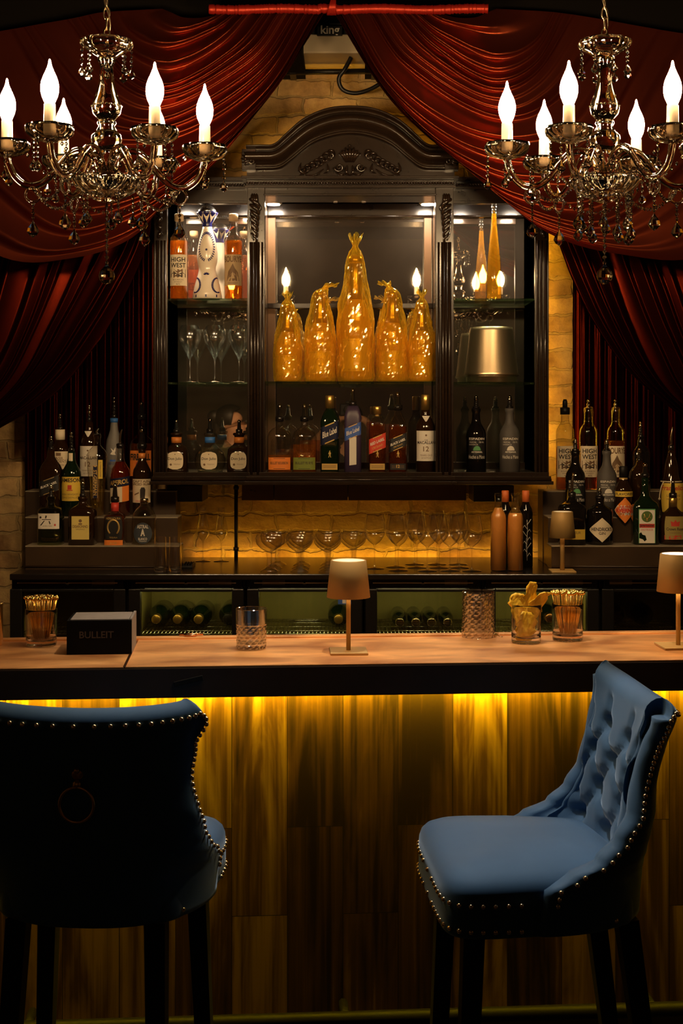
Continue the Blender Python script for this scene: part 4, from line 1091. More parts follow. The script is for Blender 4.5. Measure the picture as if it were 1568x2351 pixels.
def teq(lab, px, Y, zb, by, top, glass, dome, txt, pk='bead', liquid=None, half=23, name='tequila_bottle'):
    d = 1089-by; q = lambda y: y-d
    b = B(name, lab, px, Y, zb, by, [(q(1089),half),(q(1000),half),(q(990),half*.9),(q(982),half*.7),(q(974),half*.5),(q(966),half*.42),(q(950),half*.38),(q(946),half*.46),(q(940),half*.46)], glass, liquid, q(1010) if liquid else None)
    b.pour(pk, q(940), top, 8)
    g = 'frost_dark' if glass.startswith('frost') else 'paper_black'
    b.lb(q(1006), q(1056), 18, half, g, texts=[('ESPADIN', .86, .9, txt, .02, .10), ('MEZCAL', .55, .4, txt, 0, .07, False, -.45), ('750 ML', .55, .3, txt, 0, .07, False, .5), ('OAXACA', .34, .5, txt, 0, .06, False, -.4), ('ARTESANAL', -.34, .62, txt, .02, .08), ('Hecho a Mano', -.78, .95, txt, 0, .16)],
         deco=[([(-.42,-.2)]+[(.42*math.cos(PI-PI*i/10), -.2+.42*math.sin(PI-PI*i/10)) for i in range(11)], dome)], name='printed_label')
    return b
teq('dark mezcal bottle with green domed emblem and black pourer, front of the bottom right shelf', 1093, 5.32, ZS[2], 1089, 912, 'glass_black', 'ink_green', 'ink_white')
teq('frosted grey mezcal bottle with white domed emblem, front of the bottom right shelf', 1170, 5.32, ZS[2], 1089, 912, 'frost_dark', 'ink_white', 'ink_white')

# ================================================================ stepped bottle stands on the back counter
ZCN = Z(1318, 5.02)
TZ = [Z(1253,5.15), Z(1187,5.27), Z(1127,5.39)]
def tier(px0, px1s, lab, mirror=False):
    t = thing('bottle_riser', lab, 'riser', (X((px0+px1s[0])/2,5.3), 5.34, ZCN), 0, 'stepped bottle risers')
    for i, (ya, z) in enumerate(zip((5.15,5.27,5.39), TZ)):
        if mirror: a, b = X(px1s[i], ya), X(px0, ya)
        else: a, b = X(px0, ya), X(px1s[i], ya)
        yb = (5.27, 5.39, 5.53)[i]
        mb = MB(); mb.box(a, b, ya, yb, ZCN, z-.004, .0015); st = wpart('step', mb, 'tier_wood', t)
        mb = MB(); mb.box(a, b, ya-.002, yb, z-.004, z, .0006); mk('step_top', mb, 'sticker_grey', st, off=t.location)
        mb = MB(); mb.tube([(a, ya-.0015, ZCN+.012), (b, ya-.0015, ZCN+.012)], .004, 8); 
        if i == 0: wpart('base_bead', mb, 'dark_wood', t)
    return t
tier(58, (412,408,404), 'stepped dark wooden riser carrying the left bottles')
tier(1720, (1266,1258,1246), 'stepped dark wooden riser carrying the right bottles', True)
Y0, Y1, Y2 = 5.21, 5.33, 5.46
b0, b1, b2 = (CY+(CZ-TZ[i])*F/y for i, y in enumerate((Y0,Y1,Y2)))
# ---- left, front step
b = B('gin_bottle', 'clear gin bottle with a white label of black brush strokes, on the left riser', 117, Y0, TZ[0], b0, [(1253,28,4),(1240,29,4),(1172,28,4),(1166,24,4),(1163,14,2),(1160,9),(1150,8),(1147,10),(1141,10)], 'green_tint', 'clear_liquid', 1211, seg=36)
b.pour('bead', 1141, 1113, 7)
b.lb(1177, 1212, 24, 28.5, 'paper_white', flat=True, deco=[(rect(-.62,.25,.18,.27),'ink_black'), ([(-.28,.75),(-.12,.72),(-.2,.35),(-.32,.38)],'ink_black'), ([(-.45,.05),(-.32,.08),(-.66,-.55),(-.8,-.55)],'ink_black'), ([(.02,.02),(.14,.0),(.22,-.35),(.12,-.4)],'ink_black'), (('c',-.75,.5,.004),'ink_black'), (rect(.55,.7,-.62,-.35),'ink_red')], texts=[('ROKU GIN', -.62, .42, 'ink_brown', 0, .08, False, -.1)])
b = B('amaretto_bottle', 'square dark amaretto bottle with a yellow label, second on the left front step', 190, Y0, TZ[0], b0, [(1253,30,6),(1176,30,6),(1168,27,5),(1162,18,3),(1158,11,2),(1152,9),(1148,9),(1146,11),(1140,11)], 'glass_brown')
b.pour('bead', 1140, 1098, 7)
b.lb(1183, 1236, 20, 30, 'paper_pale_yellow', flat=True, texts=[('DISARONNO', .12, .86, 'ink_brown', .02, .12), ('ORIGINALE', -.12, .5, 'ink_brown', 0)], deco=[(('c',0,.6,.006),'ink_brown'), (rect(-.2,.2,.28,.40),'ink_brown')])
b = B('tequila_bottle', 'dark square tequila bottle with a horseshoe label over an orange band', 264, Y0, TZ[0], b0, [(1253,23,6),(1186,23,6),(1180,20,5),(1176,13,3),(1172,8),(1150,7.5)], 'thin_clear', 'whiskey_dark', 1184)
b.ring(1154, 1174, 9, 'red_band'); b.pour('black', 1152, 1112, 9)
HS = [(.62*math.cos(a), .62*math.sin(a)*.75) for a in [PI*(-.30)+PI*1.6*i/14 for i in range(15)]]+[(.34*math.cos(a), .34*math.sin(a)*.75) for a in [PI*(-.30)+PI*1.6*(14-i)/14 for i in range(15)]]
l = b.lb(1184, 1236, 20.5, 23, 'paper_black', flat=True, shape='barrel', texts=[('HERRADURA', .82, .8, 'ink_gold', .02, .10), ('TEQUILA', -.86, .45, 'ink_gold', .01)])
mb = MB()
k = b.k
hs = [Vector((13*k*math.cos(a), -23.6*k, b.h(1209)+17*k*math.sin(a))) for a in [-.95+ (PI+1.9)*i/20 for i in range(21)]]
mb.tube(hs, 2.1*k, 8); mk('horseshoe_emblem', mb, 'ink_gold', l)
b.lb(1238, 1253-1, 21, 23, 'paper_orange', flat=True, texts=[('SILVER', 0, .4, 'ink_gold', .01)], name='orange_band')
b = B('vodka_bottle', 'clear dome-shouldered bottle with a round dark label lettered in white', 331, Y0, TZ[0], b0, [(1253,27,3),(1245,28.5,3),(1190,28,3),(1178,25,2.5),(1169,19,2),(1163,12),(1160,9),(1152,9)], 'thin_clear', 'clear_liquid', 1222, ysc=.8)
b.cap(1144, 1156, 9.5, 'pourer_metal')
b.lb(1198, 1247, 21, 29, 'paper_slate', shape='round', texts=[('ASTRAL', .62, .62, 'ink_white', .02, .17), ('A', .08, .24, 'ink_white', .05, .34), ('BLANCO', -.52, .48, 'ink_white', .02, .11), ('TEQUILA', -.74, .42, 'ink_white', .01, .07)])
# ---- left, middle step
b = B('square_whisky_bottle', 'dark square whisky bottle with slanted black label, left end of the middle left step', 117, Y1, TZ[1], b1, [(b1,24,7),(1080,24,7),(1068,20,5),(1058,14,3),(1048,9,2),(1032,8)], 'glass_brown')
b.pour('bead', 1032, 1001, 7)
b.lb(1097, 1132, 22, 24, 'paper_black', flat=True, shear=.36, texts=[('BLACK LABEL', .15, .84, 'ink_white', .02, .16)], deco=[(rect(-1,1,.86,.94),'ink_gold'), (rect(-1,1,-.94,-.86),'ink_gold')], name='slanted_label')
b = B('whiskey_bottle', 'dark green whiskey bottle with a broad yellow label, on the middle left step', 164, Y1, TZ[1], b1, [(b1,22),(1092,22),(1083,21),(1074,17),(1064,11.5),(1052,8.5),(1036,8)], 'glass_green')
b.pour('bead', 1036, 990, 6); b.lb(1040, 1070, 4.5, 9.5, 'paper_cream', name='neck_label', deco=[(('c',0,-.7,.004),'ink_red')])
b.lb(1094, 1149, 21, 22, 'paper_yellow', texts=[('JAMESON', .68, .9, 'ink_black', .03, .22), ('IRISH WHISKEY', -.45, .72, 'ink_brown', .0, .08), ('TRIPLE DISTILLED', -.72, .72, 'ink_brown', 0, .07)], deco=[(rect(-.16,.16,-.05,.32),'ink_red'), (rect(-.24,.24,-.15,-.08),'ink_red')], shape='barrel')
b = B('liqueur_bottle', 'tall clear fluted liqueur bottle with pale gold liquid and narrow navy upright label', 223, Y1, TZ[1], b1, [(b1,15),(1150,17),(1110,19),(1080,22),(1058,24),(1044,23.5),(1034,19),(1027,12),(1022,8),(1008,7.5),(1002,9),(997,9)], 'thin_clear', 'pale_gold', 1096)
b.pour('spout', 997, 984-1, 8)
b.lb(1068, 1142, 5.5, 24.6, 'paper_navy', flat=True, texts=[('ST-GERMAIN', -.05, .78, 'ink_gold', .03, .1, True)], deco=[(rect(-1,-.84,-1,1),'ink_gold'), (rect(.84,1,-1,1),'ink_gold'), ([(-1,1),(0,.9),(1,1)],'ink_gold')], name='upright_label')
b.lb(1055, 1098, 5, 25, 'paper_yellow', flat=True, texts=[('ELDERFLOWER', 0, .8, 'ink_brown', 0, .1, True)], name='tag_label').location.x = 12*b.k
b = B('aperitif_bottle', 'red-orange aperitif bottle with a dark lettered label and slim spout, on the middle left step', 276, Y1, TZ[1], b1, [(b1,23),(1088,23),(1078,21),(1068,15),(1058,10),(1046,8.5),(1028,8)], 'thin_clear', 'aperol', 1060)
b.pour('spout', 1028, 984, 9)
b.lb(1096, 1116, 22, 23.2, 'paper_navy', shear=.14, texts=[('APEROL', 0, .84, 'ink_gold', .04, .55)], name='name_label'); b.lb(1117, 1152, 21, 23.2, 'paper_cream', shear=.14, deco=[(rect(.3,1,-1,1),'paper_orange')], name='lower_label')
b = B('rum_bottle', 'dark rum bottle with a cream picture label, right end of the middle left step', 326, Y1, TZ[1], b1, [(b1,21),(1086,21),(1078,19.5),(1068,14),(1058,9.5),(1046,8),(1030,8)], 'glass_brown')
b.pour('black', 1030, 985, 10); b.ring(1040, 1052, 8.8, 'amber_band')
b.lb(1099, 1153, 20, 21, 'paper_cream', texts=[("CAPTAIN", .80, .80, 'ink_brown', .02, .11), ('SPICED RUM', .56, .84, 'ink_brown', .03, .10), ('ORIGINAL', -.86, .5, 'ink_red', .01)], deco=[([(-.05,-.65),(.35,-.65),(.4,.1),(.3,.3),(.05,.3),(-.05,.1)],'ink_black'), ([(-.6,-.4),(-.15,-.2),(-.15,-.1),(-.6,-.28)],'ink_brown')])
# ---- left, back step
b = B('bourbon_bottle', 'dark bourbon bottle with cream paper neck wrap and cream label, back of left riser', 138, Y2, TZ[2], b2, [(b2,20),(1032,20),(1024,18),(1016,13),(1008,10.5),(985,10)], 'glass_brown')
b.ring(986, 1010, 11, 'paper_cream', 'neck_wrap'); b.pour('bead', 986, 949, 6)
b.lb(1036, 1076, 19, 20, 'paper_cream', texts=[('BASIL', .22, .5, 'ink_brown', .01, .16), ("HAYDEN'S", -.12, .74, 'ink_brown', .01, .16), ('BOURBON', -.55, .5, 'ink_brown', 0)], deco=[(rect(-.22,.22,.5,.85),'ink_brown')])
b = macallan('dark whisky bottle with gold collar and large white label, second on the left back step', 205, Y2, TZ[2], b2, 21, cap=False)
b.ring(b2-117, b2-109, 9.5, 'gold_foil', 'collar'); b.pour('bead', b2-117, 924, 7)
mb = MB(); mb.lathe([(b.h(b2-112), 8*b.k), (b.h(b2-156), 7.4*b.k)], 16); mk('neck', mb, 'glass_brown', b.t)
b = B('vodka_bottle', 'tall frosted vodka bottle with blue collar and white bird mark, on the left back step', 262, Y2, TZ[2], b2, [(b2,17),(1040,18.5),(1022,18.5),(1010,17),(998,12.5),(988,9.5),(972,8.2),(960,8)], 'frost_pale')
b.ring(960, 970, 9, 'blue_band', 'collar'); b.pour('bead', 960, 909, 5.5)
mb = MB(); R = 19*b.k
mb.add([surf_map(R, False)(x*b.k, b.h(y), .0008) for x, y in ((-6,1042),(-1,1036),(-5,1028),(2,1034),(6,1026),(6,1035),(3,1042),(7,1044),(0,1044))], [[0,1,7,8],[1,2,3],[1,3,6,7],[3,4,5,6]], False); mk('bird_mark', mb, 'ink_white', b.t, recalc=False)
b.lb(1046, 1075, 12, 19, 'frost_pale', shape='round', texts=[('GREY GOOSE', -.2, .8, 'ink_blue', .02, .2)], deco=[(rect(-.5,.5,.1,.4),'paper_blue')], name='printed_label')
b = B('whisky_bottle', 'broad whisky bottle with torn orange and yellow label, right end of the left back step', 325, Y2, TZ[2], b2, [(b2,27,3),(1022,27,3),(1012,25,2.5),(1004,17),(998,10),(985,8),(962,8)], 'thin_clear', 'whiskey_dark', 1018, ysc=.75)
b.pour('black', 962, 924, 9)
b.lb(1034, 1092, 24, 27.5, 'paper_orange', texts=[('FIREBALL', .5, .95, 'ink_black', .04, .26), ('CINNAMON', -.72, .6, 'ink_red', .02)], deco=[([(-.5,-.5),(-.4,.1),(-.1,.0),(0,.3),(.25,.0),(.45,.15),(.5,-.5)],'ink_red')])
# ---- right, back step
high_west('clear rye bottle with black stopper and HIGH WEST label, against the bright brick', 1297, Y2, TZ[2], b2, 0, liquid='whiskey', lvl=1026, cork=False)
last = [o for o in C.objects if o.get('label', '').startswith('clear rye bottle with black')][0]
k2 = S(Y2)
def add_stop(t, wrapmat, top, black):
    z = 186*k2; mb = MB()
    if black:
        mb.lathe([(z-.022, 11*k2), (z+.004, 11.4*k2), (z+.006, 8*k2)], 18); o = mk('stopper_sleeve', mb, 'dark_plastic', t)
        mb = MB(); mb.lathe([(z, 6*k2), (z+17*k2, 5.4*k2), (z+22*k2, 3.6*k2)], 14); mk('stopper_tip', mb, 'dark_plastic', o)
    else:
        mb.lathe([(z-30*k2, 11*k2), (z-18*k2, 10*k2), (z-8*k2, 11.2*k2), (z+2*k2, 10.8*k2), (z+5*k2, 6*k2)], 18, rad=lambda a, zz, r: 1+.06*math.sin(5*a+zz*700)); o = mk('film_wrap', mb, 'thin_clear', t)
        mb = MB(); mb.lathe([(z, 6*k2), (z+6*k2, 5*k2)], 12); mb.ball((0,0,z+10*k2), 4.6*k2, 10, 8); mb.ball((0,0,z+18*k2), 3.8*k2, 10, 8); mk('pourer', mb, 'pourer_metal', o)
add_stop(last, None, 918, True)
high_west('clear rye bottle with HIGH WEST label and film-wrapped neck, second on the right back step', 1351, Y2, TZ[2], b2, 0, liquid='whiskey_dark', lvl=1028, cork=False)
add_stop([o for o in C.objects if o.get('label', '').startswith('clear rye bottle with HIGH')][0], None, 918, False)
high_west('whiskey bottle with cream BOURYE label and film-wrapped neck, third on the right back step', 1413, Y2, TZ[2], b2, 0, liquid='whiskey_dark', lvl=1012, cork=False, word=2, glass='thin_clear')
add_stop([o for o in C.objects if o.get('label', '').startswith('whiskey bottle with cream BOURYE')][0], None, 926, False)
b = B('liquor_bottle', 'dark bottle with bead pourer, fourth on the right back step', 1471, Y2, TZ[2], b2, [(b2,21,3),(1040,21,3),(1030,18,2.5),(1022,10),(1012,8),(1004,8)], 'glass_black')
b.pour('bead', 1004, 968, 7)
# ---- right, middle step
teq('dark mezcal bottle with green domed emblem, left end of the right middle step', 1321, Y1, TZ[1], b1, 1009, 'glass_black', 'ink_green', 'ink_white')
teq('frosted grey mezcal bottle with white domed emblem, on the right middle step', 1393, Y1, TZ[1], b1, 1011, 'frost_dark', 'ink_white', 'ink_white')
b = B('amaro_bottle', 'dark amaro bottle with an orange diamond label under a yellow band', 1431, Y1-.05, TZ[1], b1+2, [(b1+2,21),(1128,21),(1120,20),(1112,15.5),(1104,10),(1094,9),(1078,8.5)], 'glass_brown')
b.ring(1096, 1106, 9.6, 'ink_gold'); b.cap(1070, 1096, 9.4, 'dark_plastic')
b.lb(1127, 1139, 19.5, 21, 'paper_yellow', texts=[('FLAVORED', 0, .9, 'ink_black', .02, .5)], name='band_label')
b.lb(1141, 1199, 20.6, 21, 'paper_orange', shape='diamond', texts=[('AMARO', .26, .46, 'ink_red', .02), ('AVERNA', -.02, .80, 'ink_red', .05, .18), ('BITTER', -.28, .42, 'ink_brown', .01)], deco=[([(-.98,.0),(-.60,.40),(.60,.40),(.98,0),(.6,-.4),(-.6,-.4)],'paper_white')])
b = B('liqueur_bottle', 'dark round-shouldered bottle behind the orange diamond bottle, on the right middle step', 1468, Y1+.01, TZ[1], b1, [(b1,24),(1096,24),(1084,22.5),(1074,16),(1068,9),(1058,8)], 'glass_brown')
b.pour('bead', 1058, 1030, 7)
b = B('liqueur_bottle', 'hooded dark liqueur bottle with yellow label and cord, at the right edge', 1541, Y1, TZ[1], b1, [(b1,27),(1150,27),(1120,26.5),(1106,23),(1094,18.5),(1080,17),(1064,15),(1050,10.5),(1040,8),(1034,7)], 'glass_brown')
b.pour('spout', 1034, 980, 7)
b.lb(1108, 1174, 25, 27.6, 'paper_yellow', texts=[('Frangelico', .62, .92, 'ink_red', .02, .22), ('LIQUORE', .12, .5, 'ink_brown', 0), ('NOCCIOLA', -.1, .5, 'ink_brown', 0), ('20%', -.5, .2, 'ink_brown', 0)], shape='barrel')
mb = MB(); k = b.k
mb.tube([(23*k*math.cos(a), 23*k*math.sin(a), b.h(1105)) for a in [2*PI*i/24 for i in range(24)]], 1.4*k, 6, closed=True)
mb.tube(catmull([(-20*k,-14*k,b.h(1105)), (-27*k,-20*k,b.h(1116)), (-31*k,-22*k,b.h(1132)), (-32*k,-22*k,b.h(1144))], 12), 1.4*k, 6); mb.ball((-32*k,-22*k,b.h(1144)), 3*k, 8, 6)
mk('cord', mb, 'paper_cream', b.t)
# ---- right, front step
b = B('liqueur_bottle', 'square black liqueur bottle with a yellow label, behind the small lamp on the right', 1313, Y0, TZ[0], b0, [(b0,30,5),(1168,30,5),(1160,28,4),(1155,20,3),(1150,11,2),(1142,9)], 'glass_black')
b.pour('spout', 1142, 1086, 9)
b.lb(1213, 1236, 26, 30, 'paper_yellow', flat=True, texts=[('LIQUEUR', .3, .6, 'ink_brown', .01)])
b = B('gin_bottle', 'squat black gin bottle with a cream diamond label, on the right front step', 1377, Y0, TZ[0], b0, [(b0,29),(1240,30),(1176,29.5),(1168,27),(1163,18),(1158,11),(1148,9.5),(1144,11),(1139,11)], 'glass_black')
b.pour('bead', 1139, 1121, 7)
b.lb(1187, 1242, 27, 30.4, 'paper_cream', shape='diamond', texts=[("HENDRICK'S", .06, .74, 'ink_black', .02, .15), ('GIN', -.28, .22, 'ink_black', .01)])
b = B('herbal_liqueur_bottle', 'flat dark bottle with a torn white label, green roundel and red band', 1481, Y0, TZ[0], b0, [(b0,30,5),(1164,30,5),(1154,26,4),(1147,17,3),(1138,11,2),(1120,8.5),(1095,8)], 'glass_green', ysc=.7)
b.pour('black', 1095, 1066, 9)
ll = b.lb(1167, 1245, 19, 30, 'paper_white', flat=True, texts=[('Jagermeister', .02, .86, 'ink_black', .02, .11), ('KRAUTERLIKOR', -.22, .7, 'ink_red', .0, .05)],
     deco=[(('c',0,.55,.0205),'roundel_green'), (rect(-.92,.92,-.10,.13),'ink_red'), (rect(-1,-.93,-1,1),'ink_green'), (rect(.93,1,-1,1),'ink_green'), (rect(-1,1,.94,1),'ink_green'), ([(-.98,-.45),(-.7,-.36),(-.55,-.5),(-.2,-.55),(-.05,-.8),(-.3,-.9),(-.5,-.78),(-.98,-.7)],'glass_green')])
mb = MB(); k = b.k; y_ = -(30*.7*k+.0022)
def cz(x, y): return (x*k, y_, b.h(y))
for s_ in (-1, 1):       # antlered head in the roundel
    mb.tube([cz(s_*1.5,1190), cz(s_*5,1184), cz(s_*7,1178)], .9*k, 6); mb.tube([cz(s_*4,1186), cz(s_*8,1186)], .7*k, 6)
mb.ball(cz(0,1191), 3*k, 8, 6, (.8,.2,1.3)); mk('stag_emblem', mb, 'ink_gold', ll)
b = B('whisky_bottle', 'round whisky bottle with gold collar and tan crown label, at the right edge', 1545, Y0, TZ[0], b0, [(b0,27),(1240,30),(1205,31),(1190,29.5),(1180,25),(1172,16),(1166,10),(1160,9)], 'glass_brown', ysc=.75)
b.cap(1142, 1164, 9.5, 'gold_foil', 'collar'); b.pour('black', 1143, 1104, 8)
b.lb(1184, 1237, 23, 32.5, 'paper_olive', shape='barrel', texts=[('Crown Royal', -.12, .8, 'ink_black', .02, .16), ('CANADIAN', -.42, .5, 'ink_brown', .0)], deco=[([(-.35,.15),(-.42,.6),(-.2,.42),(0,.72),(.2,.42),(.42,.6),(.35,.15)],'ink_red'), (rect(-1,1,-1,-.62),'ink_red')])
# ================================================================ back counter and coolers
xL = X(22, 5.02); xR = 1.75
t = tag(mk('back_counter', MB().box(xL, xR, 5.02, 5.595, ZCN-.022, ZCN, .003), 'counter_black'), 'long black counter top along the brick wall carrying the glasses and risers', 'counter')
t = thing('amber_light_strip', 'amber light strip tucked behind the back edge of the counter, washing the low brick', 'light strip', (0, 5.63, ZCN-.03))
mb = MB(); mb.box(X(440,5.6), X(1235,5.6), 5.612, 5.640, ZCN-.022, ZCN-.018); wpart('diode_strip', mb, 'led_counter', t)
mb = MB(); mb.box(X(430,5.6), X(1245,5.6), 5.606, 5.659, ZCN-.03, ZCN-.022); wpart('channel', mb, 'pipe_black', t)
zd0, zd1 = .0, ZCN-.024
YD = 5.06
for i in range(6):
    xc = X(155+272*i, 5.06); w = .2085
    names = ['cooler at the far left, behind the straw glass and napkin box', 'second cooler from the left, with gold-topped bottles on its shelf', 'third cooler from the left, behind the cut tumbler and table lamp', 'fourth cooler from the left, with four dark bottle ends in a row', 'fifth cooler from the left, behind the orange peel glass', 'cooler at the far right, behind the stool back and lamp']
    t = thing('bottle_cooler', 'black glass-door bottle '+names[i], 'cooler', (xc, 5.3, zd0), 0, 'coolers under the back counter')
    hw_ = X(105+800, 5.06)
    mb = MB(); mb.box(xc-w, xc+w, 5.11, 5.13, zd0, zd1)            # carcass as five panels, open to the front
    mb = MB()
    mb.box(xc-w, xc-w+.02, 5.105, 5.54, zd0, zd1); mb.box(xc+w-.02, xc+w, 5.105, 5.54, zd0, zd1)
    mb.box(xc-w+.02, xc+w-.02, 5.105, 5.6, zd1-.03, zd1); mb.box(xc-w+.02, xc+w-.02, 5.105, 5.54, zd0, zd0+.03); mb.box(xc-w+.02, xc+w-.02, 5.52, 5.54, zd0+.03, zd1-.03)
    wpart('carcass', mb, 'cooler_black', t)
    mb = MB(); mb.box(xc-w+.021, xc+w-.021, 5.50, 5.519, zd0+.031, zd1-.031); mb.box(xc-w+.0205, xc-w+.026, 5.11, 5.50, zd0+.031, zd1-.031); mb.box(xc+w-.026, xc+w-.0205, 5.11, 5.50, zd0+.031, zd1-.031)
    wpart('liner', mb, 'liner', t)
    zt, zbm = Z(1359, YD), .38
    mb = MB()
    mb.box(xc-w+.003, xc-hw_, YD, 5.10, zd0+.01, zd1-.034, .003); mb.box(xc+hw_, xc+w-.003, YD, 5.10, zd0+.01, zd1-.034, .003)
    mb.box(xc-hw_, xc+hw_, YD, 5.10, zt, zd1-.034, .002); mb.box(xc-hw_, xc+hw_, YD, 5.10, zd0+.01, zbm, .002)
    door = wpart('door', mb, 'cooler_black', t)
    mb = MB(); mb.box(xc-hw_, xc+hw_, YD+.016, YD+.022, zbm, zt); mk('glass_pane', mb, 'pane', door, off=t.location)
    mb = MB(); mb.box(xc-w+.01, xc+w-.01, YD+.004, 5.10, zd1-.032, zd1-.001, .002); hd = wpart('header_rail', mb, 'cooler_black', t)
    mb = MB(); mb.box(xc-w+.03, xc+w-.03, YD-.004, YD+.006, zd1-.014, zd1-.010); mk('trim_strip', mb, 'chrome', hd, off=t.location)
    mb = MB(); mb.lathe([(0,.0085),(.004,.0085),(.006,.006),(.009,.004)], 18, xf=Matrix.Translation(P(155+272*i, 1339, YD+.004))@Matrix.Rotation(PI/2, 4, 'X')); mk('lock_button', mb, 'chrome', hd, off=t.location)
    for px in {0:(237,), 1:(505,), 2:(628,), 3:(1047,), 4:(1312,), 5:(1425,)}[i]:
        mb = MB(); mb.box(X(px-26,YD), X(px+26,YD), YD-.002, YD+.004, Z(1343,YD), Z(1331,YD), .001); mk('name_plate', mb, 'sticker_grey', hd, off=t.location)
    # wire shelf and interior lamp
    zs = Z(1452, 5.15); mb = MB()
    for k in range(27): x = xc-w+.03+(2*w-.06)*k/26; mb.tube([(x,5.125,zs), (x,5.49,zs)], .0014, 5)
    for y in (5.125,5.2,5.3,5.4,5.45,5.48): mb.tube([(xc-w+.028,y,zs-.002), (xc+w-.028,y,zs-.002)], .0022, 5)
    wpart('wire_shelf', mb, 'chrome', t)
    if i in (1, 2, 3, 4):
        mb = MB(); mb.tube([(xc-w+.05,5.16,zd1-.045), (xc+w-.05,5.16,zd1-.045)], .006, 8); wpart('lamp_tube', mb, 'cooler_lamp', t)
# bottles lying in the coolers, necks towards the glass
def lying(px, py, Y, capm, lab, r=.040, name='wine_bottle'):
    t = thing(name, lab, 'bottle', (X(px,Y), Y, Z(py,Y)), 0, 'bottles lying in the coolers')
    ro = Matrix.Rotation(PI/2, 3, 'X')
    zz = Z(1452,5.15)+.0015-Z(py,Y)
    pr = [(-.24,r*.9),(-.235,r),(-.10,r),(-.08,r*.9),(-.055,r*.55),(-.04,.0155),(0,.0150)]
    up = zz+r
    mb = MB(); mb.lathe(pr, 22, xf=ro); mb.v = [(v[0], v[1], v[2]+up) for v in mb.v]; mk('bottle_glass', mb, 'glass_green', t)
    mb = MB(); mb.lathe([(-.045,.0165),(0,.0165),(.002,.014)], 18, xf=ro); mb.v = [(v[0], v[1], v[2]+up) for v in mb.v]; mk('foil_cap', mb, capm, t)
ords = ['first', 'second', 'third', 'fourth']
for j, px in enumerate((358, 407, 455)): lying(px, 1436, 5.19, 'gold_foil', 'gold-capped bottle lying in the second cooler, %s from its left' % ords[j])
lying(522, 1432, 5.21, 'dark_plastic', 'dark-capped bottle lying at the right end of the second cooler, beside the cut tumbler')
lying(777, 1440, 5.19, 'gold_foil', 'gold-capped bottle lying in the third cooler, just left of the lamp stem')
for j, px in enumerate((918, 955, 991, 1028)): lying(px, 1430, 5.20, 'pourer_metal', 'dark bottle lying in the fourth cooler, %s from its left' % ords[j], r=.027)
for j, px in enumerate((1420, 1487)): lying(px, 1432, 5.22, 'glass_black', 'dark bottle lying in the far right cooler, %s of the pair' % ('left', 'right')[j])
lying(1262, 1435, 5.22, 'copper_bit', 'copper-capped bottle lying in the fifth cooler behind the glass of gold picks')
mb = MB(); mb.box(X(776,5.05), X(806,5.05), 5.0575, 5.0595, Z(1388,5.05), Z(1372,5.05)); mb2 = mb
t = tag(mk('price_sticker', mb, 'paper_blue'), 'small blue sticker on the third cooler glass, under the lamp shade', 'sticker')
mb = MB(); mb.box(X(786,5.05), X(794,5.05), 5.0568, 5.0575, Z(1386,5.05), Z(1374,5.05)); mk('white_square', mb, 'ink_white', t)

# ================================================================ glassware and things on the counter
def cby(Y): return CY+(CZ-ZCN)*F/Y
def sg(lab, px, Y, H, bowl, stem_y, base, group, cat='wine glass', name='wine_glass'):
    k = S(Y); by = cby(Y)
    return stem_glass(name, lab, px, Y, ZCN, by, [(by-a, r) for a, r in bowl], group, base=base, cat=cat)
NOSE = [(47,2.5),(50,5),(56,10),(64,14.5),(72,15.5),(84,13),(100,9.5),(114,8),(124,8.6)]
a = sg('small clear tasting glass with tapering bowl, left of two beside the upright pipe', 466, 5.44, 124, NOSE, 47, 18, 'pair of tasting glasses', name='tasting_glass', cat='glass')
dup(a, (X(508,5.44), 5.44, ZCN), 'small clear tasting glass with tapering bowl, right of two beside the upright pipe')
# coupes: three deep
k = S(5.1)
def coupe(lab):
    by = 0; t = thing('coupe_glass', lab, 'coupe glass', (0,0,0), 0, 'cut coupe glasses in rows')
    cut = lambda a, z, r: 1+.008*math.sin(12*a+z*420)*math.sin(12*a-z*420)
    mb = MB(); pr = [(44,4),(46,8),(50,15),(56,23),(63,29),(70,32),(77,32.5),(82,31),(85,29.5)]
    mb.lathe([(a*k, r*k) for a, r in pr], 56, rad=cut, cap=False); mk('bowl', mb, 'thin_glass', t)
    mb = MB(); mb.lathe([(x*k, r*k) for x, r in ((7,7),(12,6.5),(28,6),(40,7.5),(45,9))], 8, smooth=False, cap=False); mk('stem', mb, 'thin_glass', t)
    mb = MB(); mb.lathe([(0,20*k),(2*k,21*k),(5*k,16*k),(8*k,8*k)], 28, cap=False); mk('foot', mb, 'thin_glass', t)
    return t
proto = None
rows = [('front', 5.10), ('middle', 5.20), ('back', 5.31)]
for j, (col, pxs) in enumerate((('leftmost', (618,628,638)), ('second', (687,690,693)), ('third', (752,753,755)), ('rightmost', (None,811,813)))):
    for (rn, Y), px in zip(rows, pxs):
        if px is None: continue
        lab = 'cut crystal coupe glass, %s row, %s column of the coupes on the counter' % (rn, col)
        if proto is None: proto = coupe(lab); proto.location = (X(px,Y), Y, ZCN)
        else: dup(proto, (X(px,Y), Y, ZCN), lab)
WINE = [(55,2.5),(58,6),(65,15),(75,22),(86,25.5),(97,25),(112,22.5),(128,19.5)]
